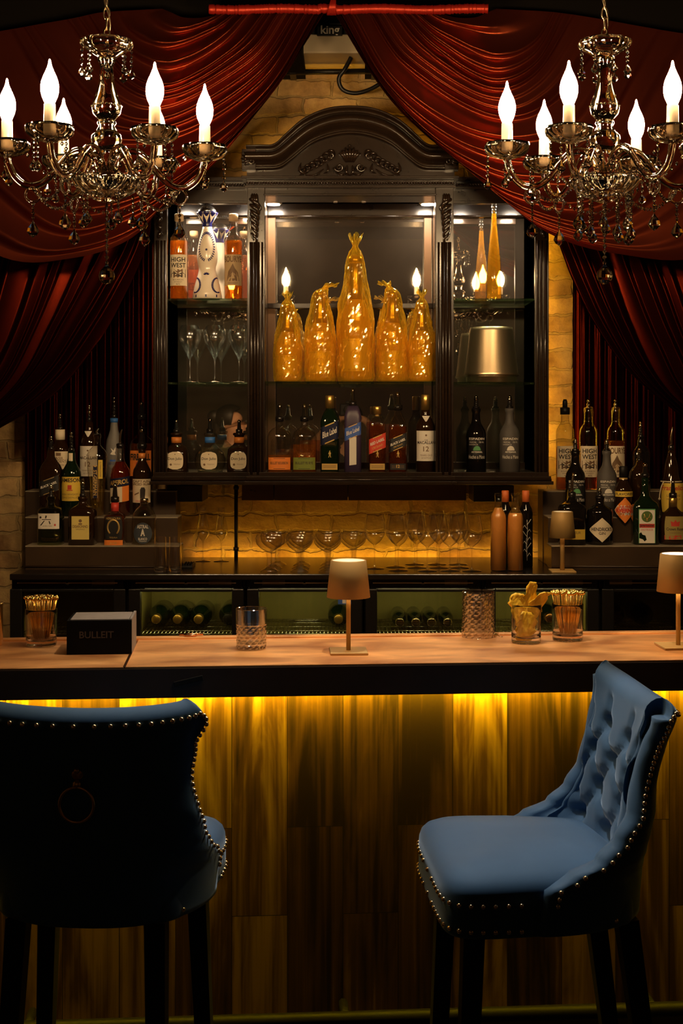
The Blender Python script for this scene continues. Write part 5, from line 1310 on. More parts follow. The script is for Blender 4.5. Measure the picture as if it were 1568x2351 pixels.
WN = [(1083,5.11,'wine glass at the right end of the front row of wine glasses'),(1033,5.12,'second wine glass from the right in the front row of wine glasses'),(981,5.11,'third wine glass from the right in the front row of wine glasses'),(914,5.13,'front wine glass second from the left of the wine glasses'),
      (860,5.19,'leftmost of the wine glasses, next to the coupes'),(957,5.22,'wine glass behind and between the second and third front wine glasses'),(1008,5.22,'wine glass behind the third and second front wine glasses from the right'),(1055,5.22,'wine glass behind the gap at the right of the front row of wine glasses'),(908,5.24,'wine glass behind the second from the left of the wine glasses'),(952,5.33,'wine glass in the back row, left one'),(1003,5.33,'wine glass in the back row, middle one'),(1051,5.33,'wine glass in the back row, right one')]
wp = None
for px, Y, lab in WN:
    if wp is None: wp = sg('clear '+lab, px, Y, 128, WINE, 55, 23, 'wine glasses on the back counter')
    else: dup(wp, (X(px,Y), Y, ZCN), 'clear '+lab)
# two tall tumblers left
def highball(lab, px, Y):
    t = thing('highball_glass', lab, 'glass', (X(px,Y), Y, ZCN), 0, 'pair of tall clear tumblers'); k = S(Y)
    mb = MB(); mb.lathe([(0,14.5*k),(0.004,15.5*k),(.02,15*k),(80*k,13.5*k)], 28, cap=False); mk('glass_wall', mb, 'thin_glass', t)
    mb = MB(); mb.lathe([(.001,14*k),(12*k,14*k)], 28); mk('thick_base', mb, 'cut_glass', t); return t
h_ = highball('tall clear tumbler by the left riser, left of two', 368, 5.09)
dup(h_, (X(402,5.09), 5.09, ZCN), 'tall clear tumbler by the left riser, right of two')
mb = MB()
for i in range(4): mb.box(X(420+6*i,5.2), X(423+6*i,5.2), 5.2, 5.29, ZCN+.010, ZCN+.016)
mb.box(X(416,5.2), X(442,5.2), 5.19, 5.30, ZCN, ZCN+.010, .002)
tag(mk('black_remote', mb, 'dark_plastic'), 'small dark ribbed gadget lying on the counter beside the tumblers', 'gadget')
# juice bottles and dark bottles behind
for px, lab, lvl in ((1144,'orange juice bottle filled into the neck, left of two on the counter',1166), (1183,'orange juice bottle filled to the shoulder, right of two on the counter',1178)):
    Y = 5.12; by = cby(Y)
    B('juice_bottle', lab, px, Y, ZCN, by, [(by,18),(1190,18.3),(1182,17),(1174,13),(1167,9.5),(1160,8.3),(1140,8),(1139,9.3),(1132,9)], 'thin_clear', 'juice', lvl, shrink=.95, group='orange juice bottles')
for px, lab in ((1160,'dark bottle with orange cap behind and between the juice bottles'), (1207,'dark bottle with orange cap and pale plant drawing, right of the juice bottles')):
    Y = 5.25; by = cby(Y)
    b = B('tall_dark_bottle', lab, px, Y, ZCN, by, [(by,16),(1178,16),(1168,14),(1158,9),(1150,7.5)], 'glass_black')
    b.cap(1126, 1152, 8.2, 'orange_cap')
    if px > 1200:
        mb = MB(); k = b.k; rn = random.Random(4)
        def q(x, y): R = 16.4*k; return Vector((R*math.sin(x/16.4), -R*math.cos(x/16.4), b.h(y)))
        mb.tube([q(1,1285), q(0,1250), q(2,1215), q(1,1192)], .7*k, 5)
        for i in range(9):
            y = 1196+i*9; s_ = (-1)**i; mb.tube([q(1,y+8), q(1+s_*6,y), q(1+s_*10,y+(6 if i % 3 else -5))], .8*k, 5)
        mk('plant_drawing', mb, 'ink_white', b.t)

# table lamps
def lamp(lab, px, Y, zb, by, sh_top, sh_bot, rt, rb, base, cap='lamp_cap', watt=.6, rot=0):
    k = S(Y); t = thing('table_lamp', lab, 'lamp', (X(px,Y), Y, zb), rot, 'small gold cordless table lamps')
    H = lambda y: (by-y)*k
    mb = MB(); mb.box(-base*k, base*k, -base*k, base*k, 0, .006, .0015); mk('base', mb, 'lamp_gold', t)
    mb = MB(); mb.lathe([(.005,5.2*k),(H(sh_top)-.02,5.2*k)], 18); mk('stem', mb, 'lamp_gold', t)
    z0, z1 = H(sh_bot), H(sh_top)
    mb = MB(); mb.lathe([(z0,rb*k-.0015),(z0,rb*k),(z1-.002,rt*k),(z1,rt*k-.002),(z1,rt*k-.004),(z1-.004,rt*k-.0035),(z0+.001,rb*k-.003)], 48, cap=False); sh = mk('lamp_shade', mb, 'lamp_gold', t, recalc=True)
    mb = MB(); mb.lathe([(z1-.012,rt*k-.004),(z1-.001,rt*k-.0045)], 40); mk('top_diffuser', mb, cap, sh)
    l = bpy.data.lights.new('lamp_light', 'POINT'); l.energy = watt; l.color = (1,.72,.38); l.shadow_soft_size = .012
    o = bpy.data.objects.new('lamp_light', l); C.objects.link(o); o.parent = t; o.location = (0,.0,z0+.03)
    return t
ZB = 1.08
lamp('small gold table lamp standing on the back counter in front of the right riser', 1291, 5.095, ZCN, cby(5.095), 1174, 1234, 24, 30, 28, watt=.35)
# ================================================================ the bar
Y_B0 = 3.517; rB = math.atan(.0711)
bar = thing('bar_counter', 'long bar with hammered copper top, dark front edge and lit walnut panelling', 'bar', (0, Y_B0, 0), rB)
def bp(name, mb, mat, par=None): return mk(name, mb, mat, par or bar)
BD = .44
mb = MB(); mb.box(-2.3, X(290,3.5)-.004, .001, BD-.03, ZB-.003, ZB, .0008); bp('copper_sheet', mb, 'copper_top')
mb = MB(); mb.box(X(290,3.5)-.002, 2.3, .001, BD-.03, ZB-.003, ZB+.0004, .0008); bp('copper_sheet', mb, 'copper_top')
mb = MB(); mb.box(X(290,3.5)-.006, X(290,3.5)+.001, .001, BD-.03, ZB, ZB+.0016, .0006); bp('copper_seam', mb, 'copper_bit')
mb = MB(); mb.box(-2.3, 2.3, 0, BD-.03, ZB-.078, ZB-.003, .003); bp('front_edge', mb, 'dark_wood')
mb = MB(); mb.box(-2.3, 2.3, BD-.03, BD, ZB-.078, ZB+.006, .003); bp('back_lip', mb, 'copper_top')
mb = MB(); mb.box(-2.3, 2.3, .205, .235, 0, ZB-.078); bp('front_panel', mb, 'walnut_planks')
mb = MB(); mb.box(-2.3, 2.3, .19, .205, 0, .125, .003); bp('kick_board', mb, 'dark_wood')
mb = MB(); mb.box(-2.3, 2.3, .172, .186, ZB-.083, ZB-.0785); bp('light_strip', mb, 'led_amber')
mb = MB(); mb.box(-2.3, 2.3, .142, .150, ZB-.104, ZB-.078); bp('added_baffle', mb, 'dark_wood')  # unseen lip, added to keep the strip's light off the stools
mb = MB(); mb.tube([(-2.3,.10,.16), (2.3,.10,.16)], .019, 12)
for x in (-1.6,-.8,0,.8,1.6): mb.tube([(x,.10,.16), (x,.20,.16)], .012, 8)
bp('foot_rail', mb, 'stool_leg')
xs = X(433,3.5)
mb = MB(); mb.box(-.036, .036, -.004, .001, -.006, .006, .001, xf=Matrix.Translation((xs,0,ZB-.036))@Matrix.Rotation(-.22, 4, 'Y')); bp('bag_hook_plate', mb, 'dark_plastic')
def yb(by): return (CZ-ZB)*F/(by-CY)
# lamps on the bar
lamp('small gold table lamp standing in the middle of the copper bar', 800, yb(1498), ZB+.0005, 1498, 1286, 1371, 41, 50, 43, watt=.5, rot=.05)
lamp('small gold table lamp with bright top at the right edge of the bar', 1557, yb(1486), ZB+.0005, 1486, 1271, 1358, 41, 49, 44, cap='lamp_cap_bright', watt=1.2, rot=.07)
# cut tumbler
def tumbler(lab, px, by, half, top, cut, name='cut_tumbler', cat='glass', group=None, flip=False, spout=False):
    Y = yb(by); k = S(Y); H = (by-top)*k
    t = thing(name, lab, cat, (X(px,Y), Y, ZB+.0005), 0, group)
    def rad(a, z, r):
        if not cut or z > H*.62*(1 if not flip else 2) or z < H*.06: return 1
        u = 7*a; w = z*210
        return 1-cut*(max(abs(math.sin(u+w)), abs(math.sin(u-w)))**3)
    n = 26
    o_ = [(0, half*k*.90), (.002, half*k*.95)]+[(.004+(H-.005)*i/n, half*k*(.96+.04*i/n)) for i in range(n+1)]+[(H, half*k-.001)]
    i_ = [(H-.001, half*k-.0028)]+[(H*.16+(H*.82)*(1-i/6), (half*k*(.96+.04*(1-i/6)))-.0034) for i in range(1, 7)]+[(H*.135, half*k*.6), (H*.13, 0)]
    mb = MB(); base = len(o_)
    mb.lathe(o_+i_, 84, smooth=not cut, rad=lambda a, z, r: rad(a, z, r) if r > half*k*.94 and r >= half*k*.955 else 1, cap=True)
    if flip: mb.v = [(v[0], -v[1], H-v[2]) for v in mb.v]
    if spout:
        mb2 = MB(); mb2.tube(catmull([(half*k*.9,-half*k*.25,.012),(half*k*1.15,-half*k*.3,.006),(half*k*1.38,-half*k*.36,.002)], 8), [.006,.006,.0055,.005,.0045,.004,.0035,.003], 10, sq=.5); mk('pour_lip', mb2, 'cut_glass', t)
    mk('cut_glass_body' if cut else 'glass_body', mb, 'cut_facet' if cut else 'cut_glass', t)
    return t, Y, k, H
tumbler('empty cut-glass whisky tumbler on the bar left of the middle lamp', 577, 1490, 36, 1397, .05)
tumbler('upturned cut-crystal mixing glass on the bar, left of the orange peel glass', 1098, 1462, 39, 1357, .055, name='mixing_glass', flip=True, spout=True)
# glass of orange peel
t, Y, k, H = tumbler('clear tumbler holding curled orange peels on the bar', 1208, 1476, 35, 1387, 0, name='garnish_glass')
x0, z0 = X(1208,Y), ZB
rn = random.Random(9)
def peel(lab, pts, w, tw, bend):
    """a strip of peel: centre line in px offsets from the glass, wide ribbon with thickness"""
    c = catmull([Vector((x*k, y*k, (1476-py)*k)) for x, y, py in pts], 12); mb = MB(); nu = 7
    V = []
    for i, p in enumerate(c):
        ww = w*k*(math.sin(PI*(.12+.78*i/11))**.5)*(1+.16*math.sin(2.1*i+w)); a = tw+bend*i/11
        d = Vector((math.cos(a), math.sin(a), .15*math.sin(i))); nrm = Vector((-math.sin(a), math.cos(a), 0))
        for j in range(nu):
            q = 2*j/(nu-1)-1; V.append(p+d*(q*ww)+nrm*(ww*.22*q*abs(q)+.0035*math.sin(1.3*i+2.2*j+w)))
    n = len(V); back = [v+Vector((.0006,.0022,.0004)) for v in V]
    F1 = [[i*nu+j, i*nu+j+1, (i+1)*nu+j+1, (i+1)*nu+j] for i in range(11) for j in range(nu-1)]
    F2 = [[n+x for x in f[::-1]] for f in F1]
    rim = [j for j in range(nu)]+[i*nu+nu-1 for i in range(1,12)]+[11*nu+j for j in range(nu-2,-1,-1)]+[i*nu for i in range(10,0,-1)]
    F3 = [[rim[i], n+rim[i], n+rim[(i+1) % len(rim)], rim[(i+1) % len(rim)]] for i in range(len(rim))]
    mb.add(V+back, F1+F2+F3, True)
    o = mk('orange_peel', mb, 'peel', None, loc=(x0, Y, z0)); tag(o, lab, 'orange peel', 'orange peels in the glass')
peel('tallest orange peel, a rounded tongue standing straight up from the glass', [(-2,4,1450),(4,4,1412),(8,2,1376),(13,0,1350),(15,-1,1336)], 15, .0, .15)
peel('orange peel curling out over the left rim of the glass', [(-8,-2,1440),(-13,-5,1415),(-20,-7,1392),(-24,-6,1374),(-16,-6,1362)], 19, .15, -.3)
peel('orange peel leaning out towards the right rim of the glass', [(6,6,1445),(12,5,1415),(22,3,1390),(36,0,1370),(50,-2,1360)], 19, -.2, .3)
peel('broad orange peel folded low in the glass, nearest the bar top', [(-6,-13,1468),(-4,-15,1448),(-2,-14,1428),(2,-12,1404)], 24, .05, .2)
peel('orange peel behind the others, filling the back of the glass', [(4,14,1462),(4,15,1430),(4,14,1400),(8,12,1376)], 25, -.1, .1)
# glasses of gold picks
def picks(lab, px, by, half, top, tip_top, n, seed, plab, group):
    t, Y, k, H = tumbler(lab, px, by, half, top, 0, name='garnish_glass')
    rn = random.Random(seed); x0 = X(px,Y)
    mb = MB(); L = (by-top)*k*1.18
    mb.tube([(0,0,0), (0,0,L)], .0011, 6); mb.ball((0,0,L), .0046, 10, 8); me = None
    proto = None
    for i in range(n):
        r = math.sqrt((i+.5)/n); a = i*2.39996+rn.uniform(-.2,.2)
        tx, ty = r*half*k*1.10*math.cos(a), r*half*k*1.0*math.sin(a)
        bx, by_ = .46*tx+rn.uniform(-.002,.002), .46*ty+rn.uniform(-.002,.002)
        zb = H*.14+.001; d = Vector((tx-bx, ty-by_, L*rn.uniform(.93,1.04))).normalized()
        if r > .2:                           # keep the rods inside the wall
            lim = (half*k-.006); zz = H-zb; rr = math.hypot(bx+d.x/d.z*zz, by_+d.y/d.z*zz)
            if rr > lim: f = lim/rr; d = Vector((d.x*f, d.y*f, d.z)).normalized()
        q = Vector((0,0,1)).rotation_difference(d)
        if proto is None: o = mk('cocktail_pick', mb, 'gold_pick'); proto = o
        else: o = proto.copy(); C.objects.link(o)
        o.location = (x0+bx, Y+by_, ZB+zb); o.rotation_mode = 'QUATERNION'; o.rotation_quaternion = q
        tag(o, plab, 'cocktail pick', group)
picks('tumbler packed with gold ball-tipped picks at the left end of the bar', 95, 1482, 36, 1398, 1367, 60, 1, 'gold ball-tipped cocktail pick in the glass left of the black napkin box', 'gold picks in the left glass')
picks('tumbler packed with gold ball-tipped picks, right of the orange peel glass', 1303, 1470, 36, 1386, 1357, 60, 2, 'gold ball-tipped cocktail pick in the glass right of the orange peels', 'gold picks in the right glass')
# napkin box
Y = yb(1503); k = S(Y); xa, xb = X(149,Y), X(297,Y); hgt = 78*k
t = thing('napkin_caddy', 'black box-shaped bar caddy with faint lettering, beside the left glass of picks', 'caddy', ((xa+xb)/2, Y+.075, ZB+.0005), rB)
w2 = (xb-xa)/2
mb = MB(); mb.box(-w2, w2, -.075, -.067, 0, hgt, .001); mk('front_wall', mb, 'caddy_black', t)
mb = MB(); mb.box(-w2, w2, .067, .075, 0, hgt, .001); mb.box(-w2, -w2+.006, -.067, .067, 0, hgt, .001); mb.box(-w2, w2, -.067, .067, 0, .006); mk('inner_walls', mb, 'caddy_black', t)
mb = MB(); mb.box(w2-.006, w2+.0005, -.072, .0745, 0, hgt*1.04, .001); mk('side_wall', mb, 'napkin_lit_side', t)  # lighter than the other walls: the light on this side is painted in
mb = MB(); mb.box(-w2+.008, w2-.008, -.064, .064, hgt-.012, hgt+.002, .001); mk('napkin_stack', mb, 'napkin_lit_side', t)
v, f, tw, th = text_geo('BULLEIT', .015); kk = (78*k)/tw
mb = MB(); mb.add([(a*kk-6*k, -.0756, hgt*.58+b*kk) for a, b in v], f, False); mk('lettering', mb, 'caddy_ink', t, recalc=False)
# brass canister cut off by the left edge, copper bits on the lip
Y = 3.80; k = S(Y)
t = thing('brass_canister', 'brass canister at the far left end of the bar, cut by the picture edge', 'canister', (X(-24,Y), Y, ZB+.0005))
mb = MB(); mb.lathe([(0,29*k),(.002,30*k),(92*k,30*k),(94*k,31*k),(97*k,31*k),(97*k,27*k)], 40); mk('canister_wall', mb, 'brass', t)
Y = 3.86; x_ = X(432,Y)
mb = MB(); z_ = ZB+.0066
mb.tube([(x_+.016*math.cos(w), Y+.0+.010*math.sin(w), z_+.003) for w in [2*PI*i/18 for i in range(18)]], .003, 6, closed=True); mb.tube([(x_-.03,Y,z_+.004), (x_+.035,Y+.004,z_+.005)], .0034, 8)
yl = Y_B0+math.tan(rB)*x_+(BD-.015)/math.cos(rB)
mb.v = [(v[0], v[1]-Y+yl, v[2]) for v in mb.v]
tag(mk('copper_strainer', mb, 'copper_bit'), 'small copper bar tool lying on the back lip of the bar', 'bar tool')

# ================================================================ blue velvet stools
def smooth(a, b, x): t = max(0, min(1, (x-a)/(b-a))); return t*t*(3-2*t)
def lerp_tab(tab, x):
    for (a, u), (b, v) in zip(tab, tab[1:]):
        if x <= b: t = max(0, min(1, (x-a)/(b-a))); t = t*t*(3-2*t); return u+(v-u)*t
    return tab[-1][1]
FW = [(.69,.235),(.775,.225),(.80,.18),(.83,.12),(.87,.085),(.92,.062),(1.0,.05),(1.10,.05),(1.18,.062)]
WV = [(.69,.232),(.80,.243),(.88,.232),(.98,.214),(1.06,.224),(1.13,.25),(1.18,.262)]
XB = [(.69,-.170),(.80,-.175),(.95,-.187),(1.18,-.225)]
Z0s, Z1s = .69, 1.13
def shell_pt(u, v, off=0):
    """outer face of the back shell; u -1..1 round the back, v 0..1 up"""
    z = Z0s+(Z1s-Z0s)*v
    zz = z-.030*smooth(.55, 1, v)*(1-abs(u)**1.6)-.022*smooth(.80, 1, abs(u))*smooth(.7, 1, v)
    w, fw, xb = lerp_tab(WV, z), lerp_tab(FW, z), lerp_tab(XB, z)
    a = u*PI/2; s, c = math.sin(a), math.cos(a)
    y = w*math.copysign(abs(s)**.84, s); x = xb+fw*(1-abs(c)**.95)
    return Vector((x, y, zz))
def shell_n(u, v):
    e = .02; a = shell_pt(max(-1,u-e), v); b = shell_pt(min(1,u+e), v); d = b-a
    n = Vector((d.y, -d.x, 0))
    n = n.normalized() if n.length > 1e-9 else Vector((1,0,0))
    return n if n.x > 0 or abs(u) > .7 else -n
BTN = [(uu, vv) for row, vv in enumerate((.30,.47,.64,.81)) for uu in ((-.42,0,.42) if row % 2 == 0 else (-.62,-.21,.21,.62))]
def inner_pt(u, v):
    p = shell_pt(u, v); n = shell_n(u, v)
    if abs(u) > .7: n = Vector((n.x, n.y, 0)); 
    side = Vector((0,-math.copysign(1,u),0)) if abs(u) > .02 else Vector((1,0,0))
    k = smooth(.55, 1, abs(u)); n = (Vector((1,-p.y*1.6,0)).normalized()*(1-k)+side*k).normalized()
    th = .070*(1-.22*abs(u)**2)
    d = 0
    for bu, bv in BTN:
        du = (u-bu)*.30; dv = (v-bv)*.475; r2 = du*du+dv*dv
        d = max(d, .034*math.exp(-r2/(.024**2)))
    # pleats between neighbouring buttons
    for bu, bv in BTN:
        for cu, cv in BTN:
            if cv > bv and abs(cv-bv) < .2 and abs(cu-bu) < .26:
                ax, ay, bx_, by_ = bu*.30, bv*.475, cu*.30, cv*.475; px, py = u*.30, v*.475
                L2 = (bx_-ax)**2+(by_-ay)**2; t = max(0, min(1, ((px-ax)*(bx_-ax)+(py-ay)*(by_-ay))/L2))
                e = (px-ax-t*(bx_-ax))**2+(py-ay-t*(by_-ay))**2; d = max(d, .013*math.exp(-e/(.010**2)))
    if v > .81:
        for bu in (-.62,-.21,.21,.62):
            e = ((u-bu)*.30)**2; d = max(d, .011*math.exp(-e/(.010**2))*(1-smooth(.93,1,v)))
    return p+n*(th-d)
def nails(mb, pts, nrm, r=.0052):
    for p, n in zip(pts, nrm):
        mb.ball(p, r, 8, 6)
def stool(lab, loc, rot):
    t = thing('bar_stool', lab, 'bar stool', loc, rot, 'blue velvet bar stools')
    # seat
    N = 72
    def outline(a):
        ca, sa = math.cos(a), math.sin(a); e = 2/7
        x = .065+.200*math.copysign(abs(ca)**e, ca); w = .232-.050*max(0, .10-x)/.235
        return x, w*math.copysign(abs(sa)**e, sa)
    lv = [(.686,.94),(.688,.985),(.695,1),(.755,1),(.772,.995),(.785,.975),(.796,.93),(.806,.84),(.814,.68),(.820,.45),(.823,.2)]
    mb = MB(); V = []
    for z, s in lv:
        for i in range(N): x, y = outline(2*PI*i/N); V.append((.065+(x-.065)*s, y*s, z))
    F_ = [[j*N+i, j*N+(i+1) % N, (j+1)*N+(i+1) % N, (j+1)*N+i] for j in range(len(lv)-1) for i in range(N)]
    F_ += [list(range(N))[::-1], [(len(lv)-1)*N+i for i in range(N)]]
    mb.add(V, F_); seat = mk('seat', mb, 'blue_velvet', t)
    for z in (.703, .752):
        mb = MB()
        per = [outline(2*PI*i/720) for i in range(720)]; acc = 0; pts = []; last = None
        for x, y in per+per[:1]:
            if last: acc += math.hypot(x-last[0], y-last[1])
            if last is None or acc >= .0225:
                acc = 0
                if x > -.10: pts.append(Vector((.065+(x-.065)*1.003, y*1.003, z)))
            last = (x, y)
        nails(mb, pts, pts); mk('nailhead_row', mb, 'nail_gold', seat)['kind'] = 'stuff'
    # back shell
    nu, nv = 65, 46; mb = MB(); rings = []
    ext = []
    for j in range(nv):
        v = j/(nv-1); ring = [shell_pt(-1+2*i/(nu-1), v) for i in range(nu)]
        inn = [inner_pt(1-2*i/(nu-1), v) for i in range(nu)]
        def edge(a, b):
            h = (a-b).length*.42; return [a.lerp(b, q)+Vector((h*w,0,0)) for q, w in ((.03,.45),(.2,.85),(.5,1),(.8,.85),(.97,.45))]
        ring = ring+edge(ring[-1], inn[0])+inn+edge(inn[-1], ring[0])
        rings.append(ring)
    n = len(rings[0])
    # padded crown: every point of the loop moves towards the loop's middle line while it rises
    top = rings[-1]; E = 5; opp = {}
    for i in range(nu): opp[i] = nu+E+(nu-1-i); opp[nu+E+(nu-1-i)] = i
    for k in range(E): opp[nu+k] = nu+E-1-k; opp[2*nu+E+k] = 2*nu+2*E-1-k
    for fr, dz in ((.06,.010), (.17,.018), (.32,.024), (.47,.026)):
        def ease(i):
            q = i if i < nu else (i-nu-E if nu+E <= i < 2*nu+E else None)
            return 0 if q is None else 1-smooth(.72, 1, abs(2*q/(nu-1)-1))
        rings.append([top[i].lerp(top[opp[i]], fr)+Vector((0,0,dz*(.12+.88*ease(i)))) if i < nu or nu+E <= i < 2*nu+E else top[i].lerp(top[opp[i]], fr).lerp(((top[nu-3]+top[opp[nu-3]])/2 if i < 2*nu else (top[2]+top[opp[2]])/2), fr*1.5)+Vector((0,0,dz*.12)) for i in range(n)])
    V = [p for r in rings for p in r]; m = len(rings)
    F_ = [[j*n+i, j*n+(i+1) % n, (j+1)*n+(i+1) % n, (j+1)*n+i] for j in range(m-1) for i in range(n)]
    o = (m-1)*n
    for o in (0, (m-1)*n):
        F_ += [[o+i, o+i+1, o+opp[i+1], o+opp[i]] for i in range(nu-1)]
        F_ += [[o+nu-1]+[o+nu+k for k in range(E)]+[o+nu+E], [o+2*nu+E-1]+[o+2*nu+E+k for k in range(E)]+[o]]
    mb.add(V, F_); back = mk('backrest', mb, 'blue_velvet', t)
    pts = []
    for s in (-1, 1):
        for i in range(28): pts.append(shell_pt(s*.985, .14+.83*i/27)+Vector((0,s*.002,0)))
    pts += [shell_pt(-.96+1.92*i/26, .985)-shell_n(-.96+1.92*i/26, .985)*.001+Vector((-.002,0,.004)) for i in range(27)]
    nl = None
    for p in pts:
        if nl is None: mb = MB(); mb.ball((0,0,0), .0052, 8, 6); nl = o = mk('nailhead', mb, 'nail_gold', back)
        else: o = nl.copy(); C.objects.link(o)
        o.location = p
    for bu, bv in BTN:
        mb = MB(); mb.ball(inner_pt(bu, bv)+Vector((.002,0,0)), .009, 10, 8, (.6,1,1)); mk('tufting_button', mb, 'blue_velvet', back)
    # ring pull on the outside of the back
    c = shell_pt(0, .62); mb = MB(); R = .034
    mb.tube([(c.x-.012, R*math.cos(a), c.z+R*math.sin(a)-.02) for a in [2*PI*i/32 for i in range(32)]], .0032, 8, closed=True)
    mb.ball((c.x-.010, 0, c.z+R-.015), .009, 12, 8, (.7,1,1)); mb.ball((c.x-.004, 0, c.z+R+.006), .013, 14, 8, (.35,1,1.1)); mb.ball((c.x-.010,0,c.z+R+.012), .006, 10, 8)
    mk('ring_pull', mb, 'brass', back)
    # legs and foot rest
    LG = [(.20,.165),(.20,-.165),(-.115,.14),(-.115,-.14)]; ft = []
    for x, y in LG:
        fx, fy = x+(.03 if x > 0 else -.09), y*1.16
        mb = MB(); mb.tube([(x,y,.688), (x+(fx-x)*.45,y+(fy-y)*.45,.38), (fx,fy,0)], [.030,.026,.019], 4, smooth=False); mk('leg', mb, 'stool_leg', t); ft.append((x, y, fx, fy))
    def at(l, z): x, y, fx, fy = ft[l]; f = 1-z/.69; return (x+(fx-x)*f, y+(fy-y)*f, z)
    for a, b, z in ((0,1,.27),(2,3,.30),(0,2,.33),(1,3,.33)):
        mb = MB(); mb.tube([at(a,z), at(b,z)], .013, 4, smooth=False); mk('stretcher', mb, 'stool_leg', t)
    return t
stool('blue velvet bar stool at the right, turned side-on with its tufted inside back showing', (.43, 2.985, 0), math.radians(185))
stool('blue velvet bar stool at the left, its dark back with a brass ring facing us', (-.515, 2.965, 0), math.radians(86))
# ================================================================ people seen in the mirrored back (they stand on this side of the bar)
def skin_body(name, joints, edges, root, mat, parent, sub=2):
    bm = bmesh.new(); ly = bm.verts.layers.skin.verify(); vs = {}
    for k, (p, r) in joints.items():
        v = bm.verts.new(p); v[ly].radius = (r, r) if not isinstance(r, tuple) else r; v[ly].use_root = (k == root); vs[k] = v
    for a, b in edges: bm.edges.new((vs[a], vs[b]))
    me = bpy.data.meshes.new(name); bm.to_mesh(me); bm.free()
    o = bpy.data.objects.new(name, me); C.objects.link(o)
    o.modifiers.new('skin', 'SKIN').use_smooth_shade = True
    s = o.modifiers.new('sub', 'SUBSURF'); s.levels = sub; s.render_levels = sub
    dg = bpy.context.evaluated_depsgraph_get(); dg.update()
    m2 = bpy.data.meshes.new_from_object(o.evaluated_get(dg)); o.modifiers.clear(); o.data = m2; m2.name = name
    m2.materials.clear(); m2.materials.append(M[mat]); o.parent = parent
    return o
def person(lab, loc, rot, hgt, arms, hair_style, top_mat):
    """faces its own +x; y is its left"""
    t = thing('person', lab, 'person', loc, rot); h = hgt/1.70
    J = {}; E = []
    def j(k, x, y, z, r, par=None): J[k] = (Vector((x*h, y*h, z*h)), r*h if not isinstance(r, tuple) else (r[0]*h, r[1]*h)); E.append((par, k)) if par else None
    j('pel', 0,0,.94,.135); j('wai', .0,0,1.08,.115,'pel'); j('che', .0,0,1.26,.135,'wai'); j('nb', -.005,0,1.40,.075,'che'); j('nk', .005,0,1.46,.052,'nb'); j('jaw', .030,0,1.535,.066,'nk'); j('cra', .012,0,1.615,.086,'jaw'); j('top', 0,0,1.67,.050,'cra')
    j('nose', .112,0,1.575,.010,'jaw'); j('chin', .085,0,1.505,.020,'jaw')
    for s, n in ((1,'l'), (-1,'r')):
        j('ear'+n, .0, s*.082, 1.585, .012, 'cra')
        j('hip'+n, 0, s*.09, .90, .095, 'pel'); j('kn'+n, .015, s*.10, .48, .058, 'hip'+n); j('an'+n, -.01, s*.105, .08, .038, 'kn'+n); j('toe'+n, .13, s*.12, .035, .032, 'an'+n)
        j('sh'+n, 0, s*.175, 1.375, .058, 'che')
        el, wr, fw = arms[n]
        j('el'+n, *el, .042, 'sh'+n); j('wr'+n, *wr, .028, 'el'+n)
        W = Vector(wr); f = Vector(fw).normalized(); side = Vector((0,0,1)).cross(f)
        side = side.normalized() if side.length > .1 else Vector((1,0,0)); up = f.cross(side)
        pc = W+f*.055; j('pa'+n, *pc, .030, 'wr'+n)
        for q, (o_, ln) in enumerate(((-.028,.062),(-.010,.075),(.010,.070),(.027,.055))):
            a = pc+f*.035+side*o_; b = a+f*ln*.55-up*.008; c = b+f*ln*.35-up*.028
            j('f%d%s0' % (q, n), *a, .0105, 'pa'+n); j('f%d%s1' % (q, n), *b, .009, 'f%d%s0' % (q, n)); j('f%d%s2' % (q, n), *c, .008, 'f%d%s1' % (q, n))
        a = W+f*.03+side*(-.034); b = a+f*.035+side*(-.018); c = b+f*.026
        j('t%s0' % n, *a, .011, 'pa'+n); j('t%s1' % n, *b, .0095, 't%s0' % n); j('t%s2' % n, *c, .0085, 't%s1' % n)
    skin_body('body', J, E, 'pel', 'skin', t)
    # face
    for s in (-1, 1):
        mb = MB(); mb.ball((.098*h, s*.032*h, 1.600*h), .012*h, 10, 8); mk('eye', mb, 'ink_black', t)
    mb = MB(); mb.tube([(.100*h, y*h, (1.532+.004*abs(y)*20)*h) for y in (-.026,-.012,0,.012,.026)], .006*h, 8); mk('mouth', mb, 'paper_red', t)
    # hair
    mb = MB()
    def hf(u, v):
        a = 2*PI*u; el = -.5+v*(PI/2+.5); r = .104*h
        front = max(0, math.cos(a)); el2 = el if front < .3 else max(el, .35+.45*front)
        p = Vector((math.cos(a)*math.cos(el2)*r*1.02-.012*h, math.sin(a)*math.cos(el2)*r*.92, 1.622*h+math.sin(el2)*r*.90))
        return p
    mb.grid(hf, 36, 16, closed=True)
    if hair_style == 'bun': mb.ball((-.118*h, 0, 1.63*h), .05*h, 14, 10, (1,.9,1)); mb.tube(catmull([(-.09*h,0,1.60*h),(-.10*h,0,1.55*h),(-.085*h,0,1.49*h)], 8), [.035*h,.036*h,.036*h,.034*h,.032*h,.03*h,.024*h,.012*h], 10)
    mk('hair', mb, 'hair', t)
    # clothing: shirt over the trunk and upper arms, trousers
    Jc = {}; Ec = []
    def jc(k, src, r, par=None, f=None): 
        p = J[src][0] if f is None else J[src][0].lerp(J[f[0]][0], f[1]); Jc[k] = (p.copy(), r*h); Ec.append((par, k)) if par else None
    jc('a','pel',.145); jc('b','wai',.127,'a'); jc('c','che',.147,'b'); jc('d','nb',.080,'c')
    for n in 'lr': jc('s'+n,'sh'+n,.068,'c'); jc('e'+n,'sh'+n,.056,'s'+n,('el'+n,.62))
    skin_body('shirt', Jc, Ec, 'a', top_mat, t)
    Jc.clear(); Ec.clear()
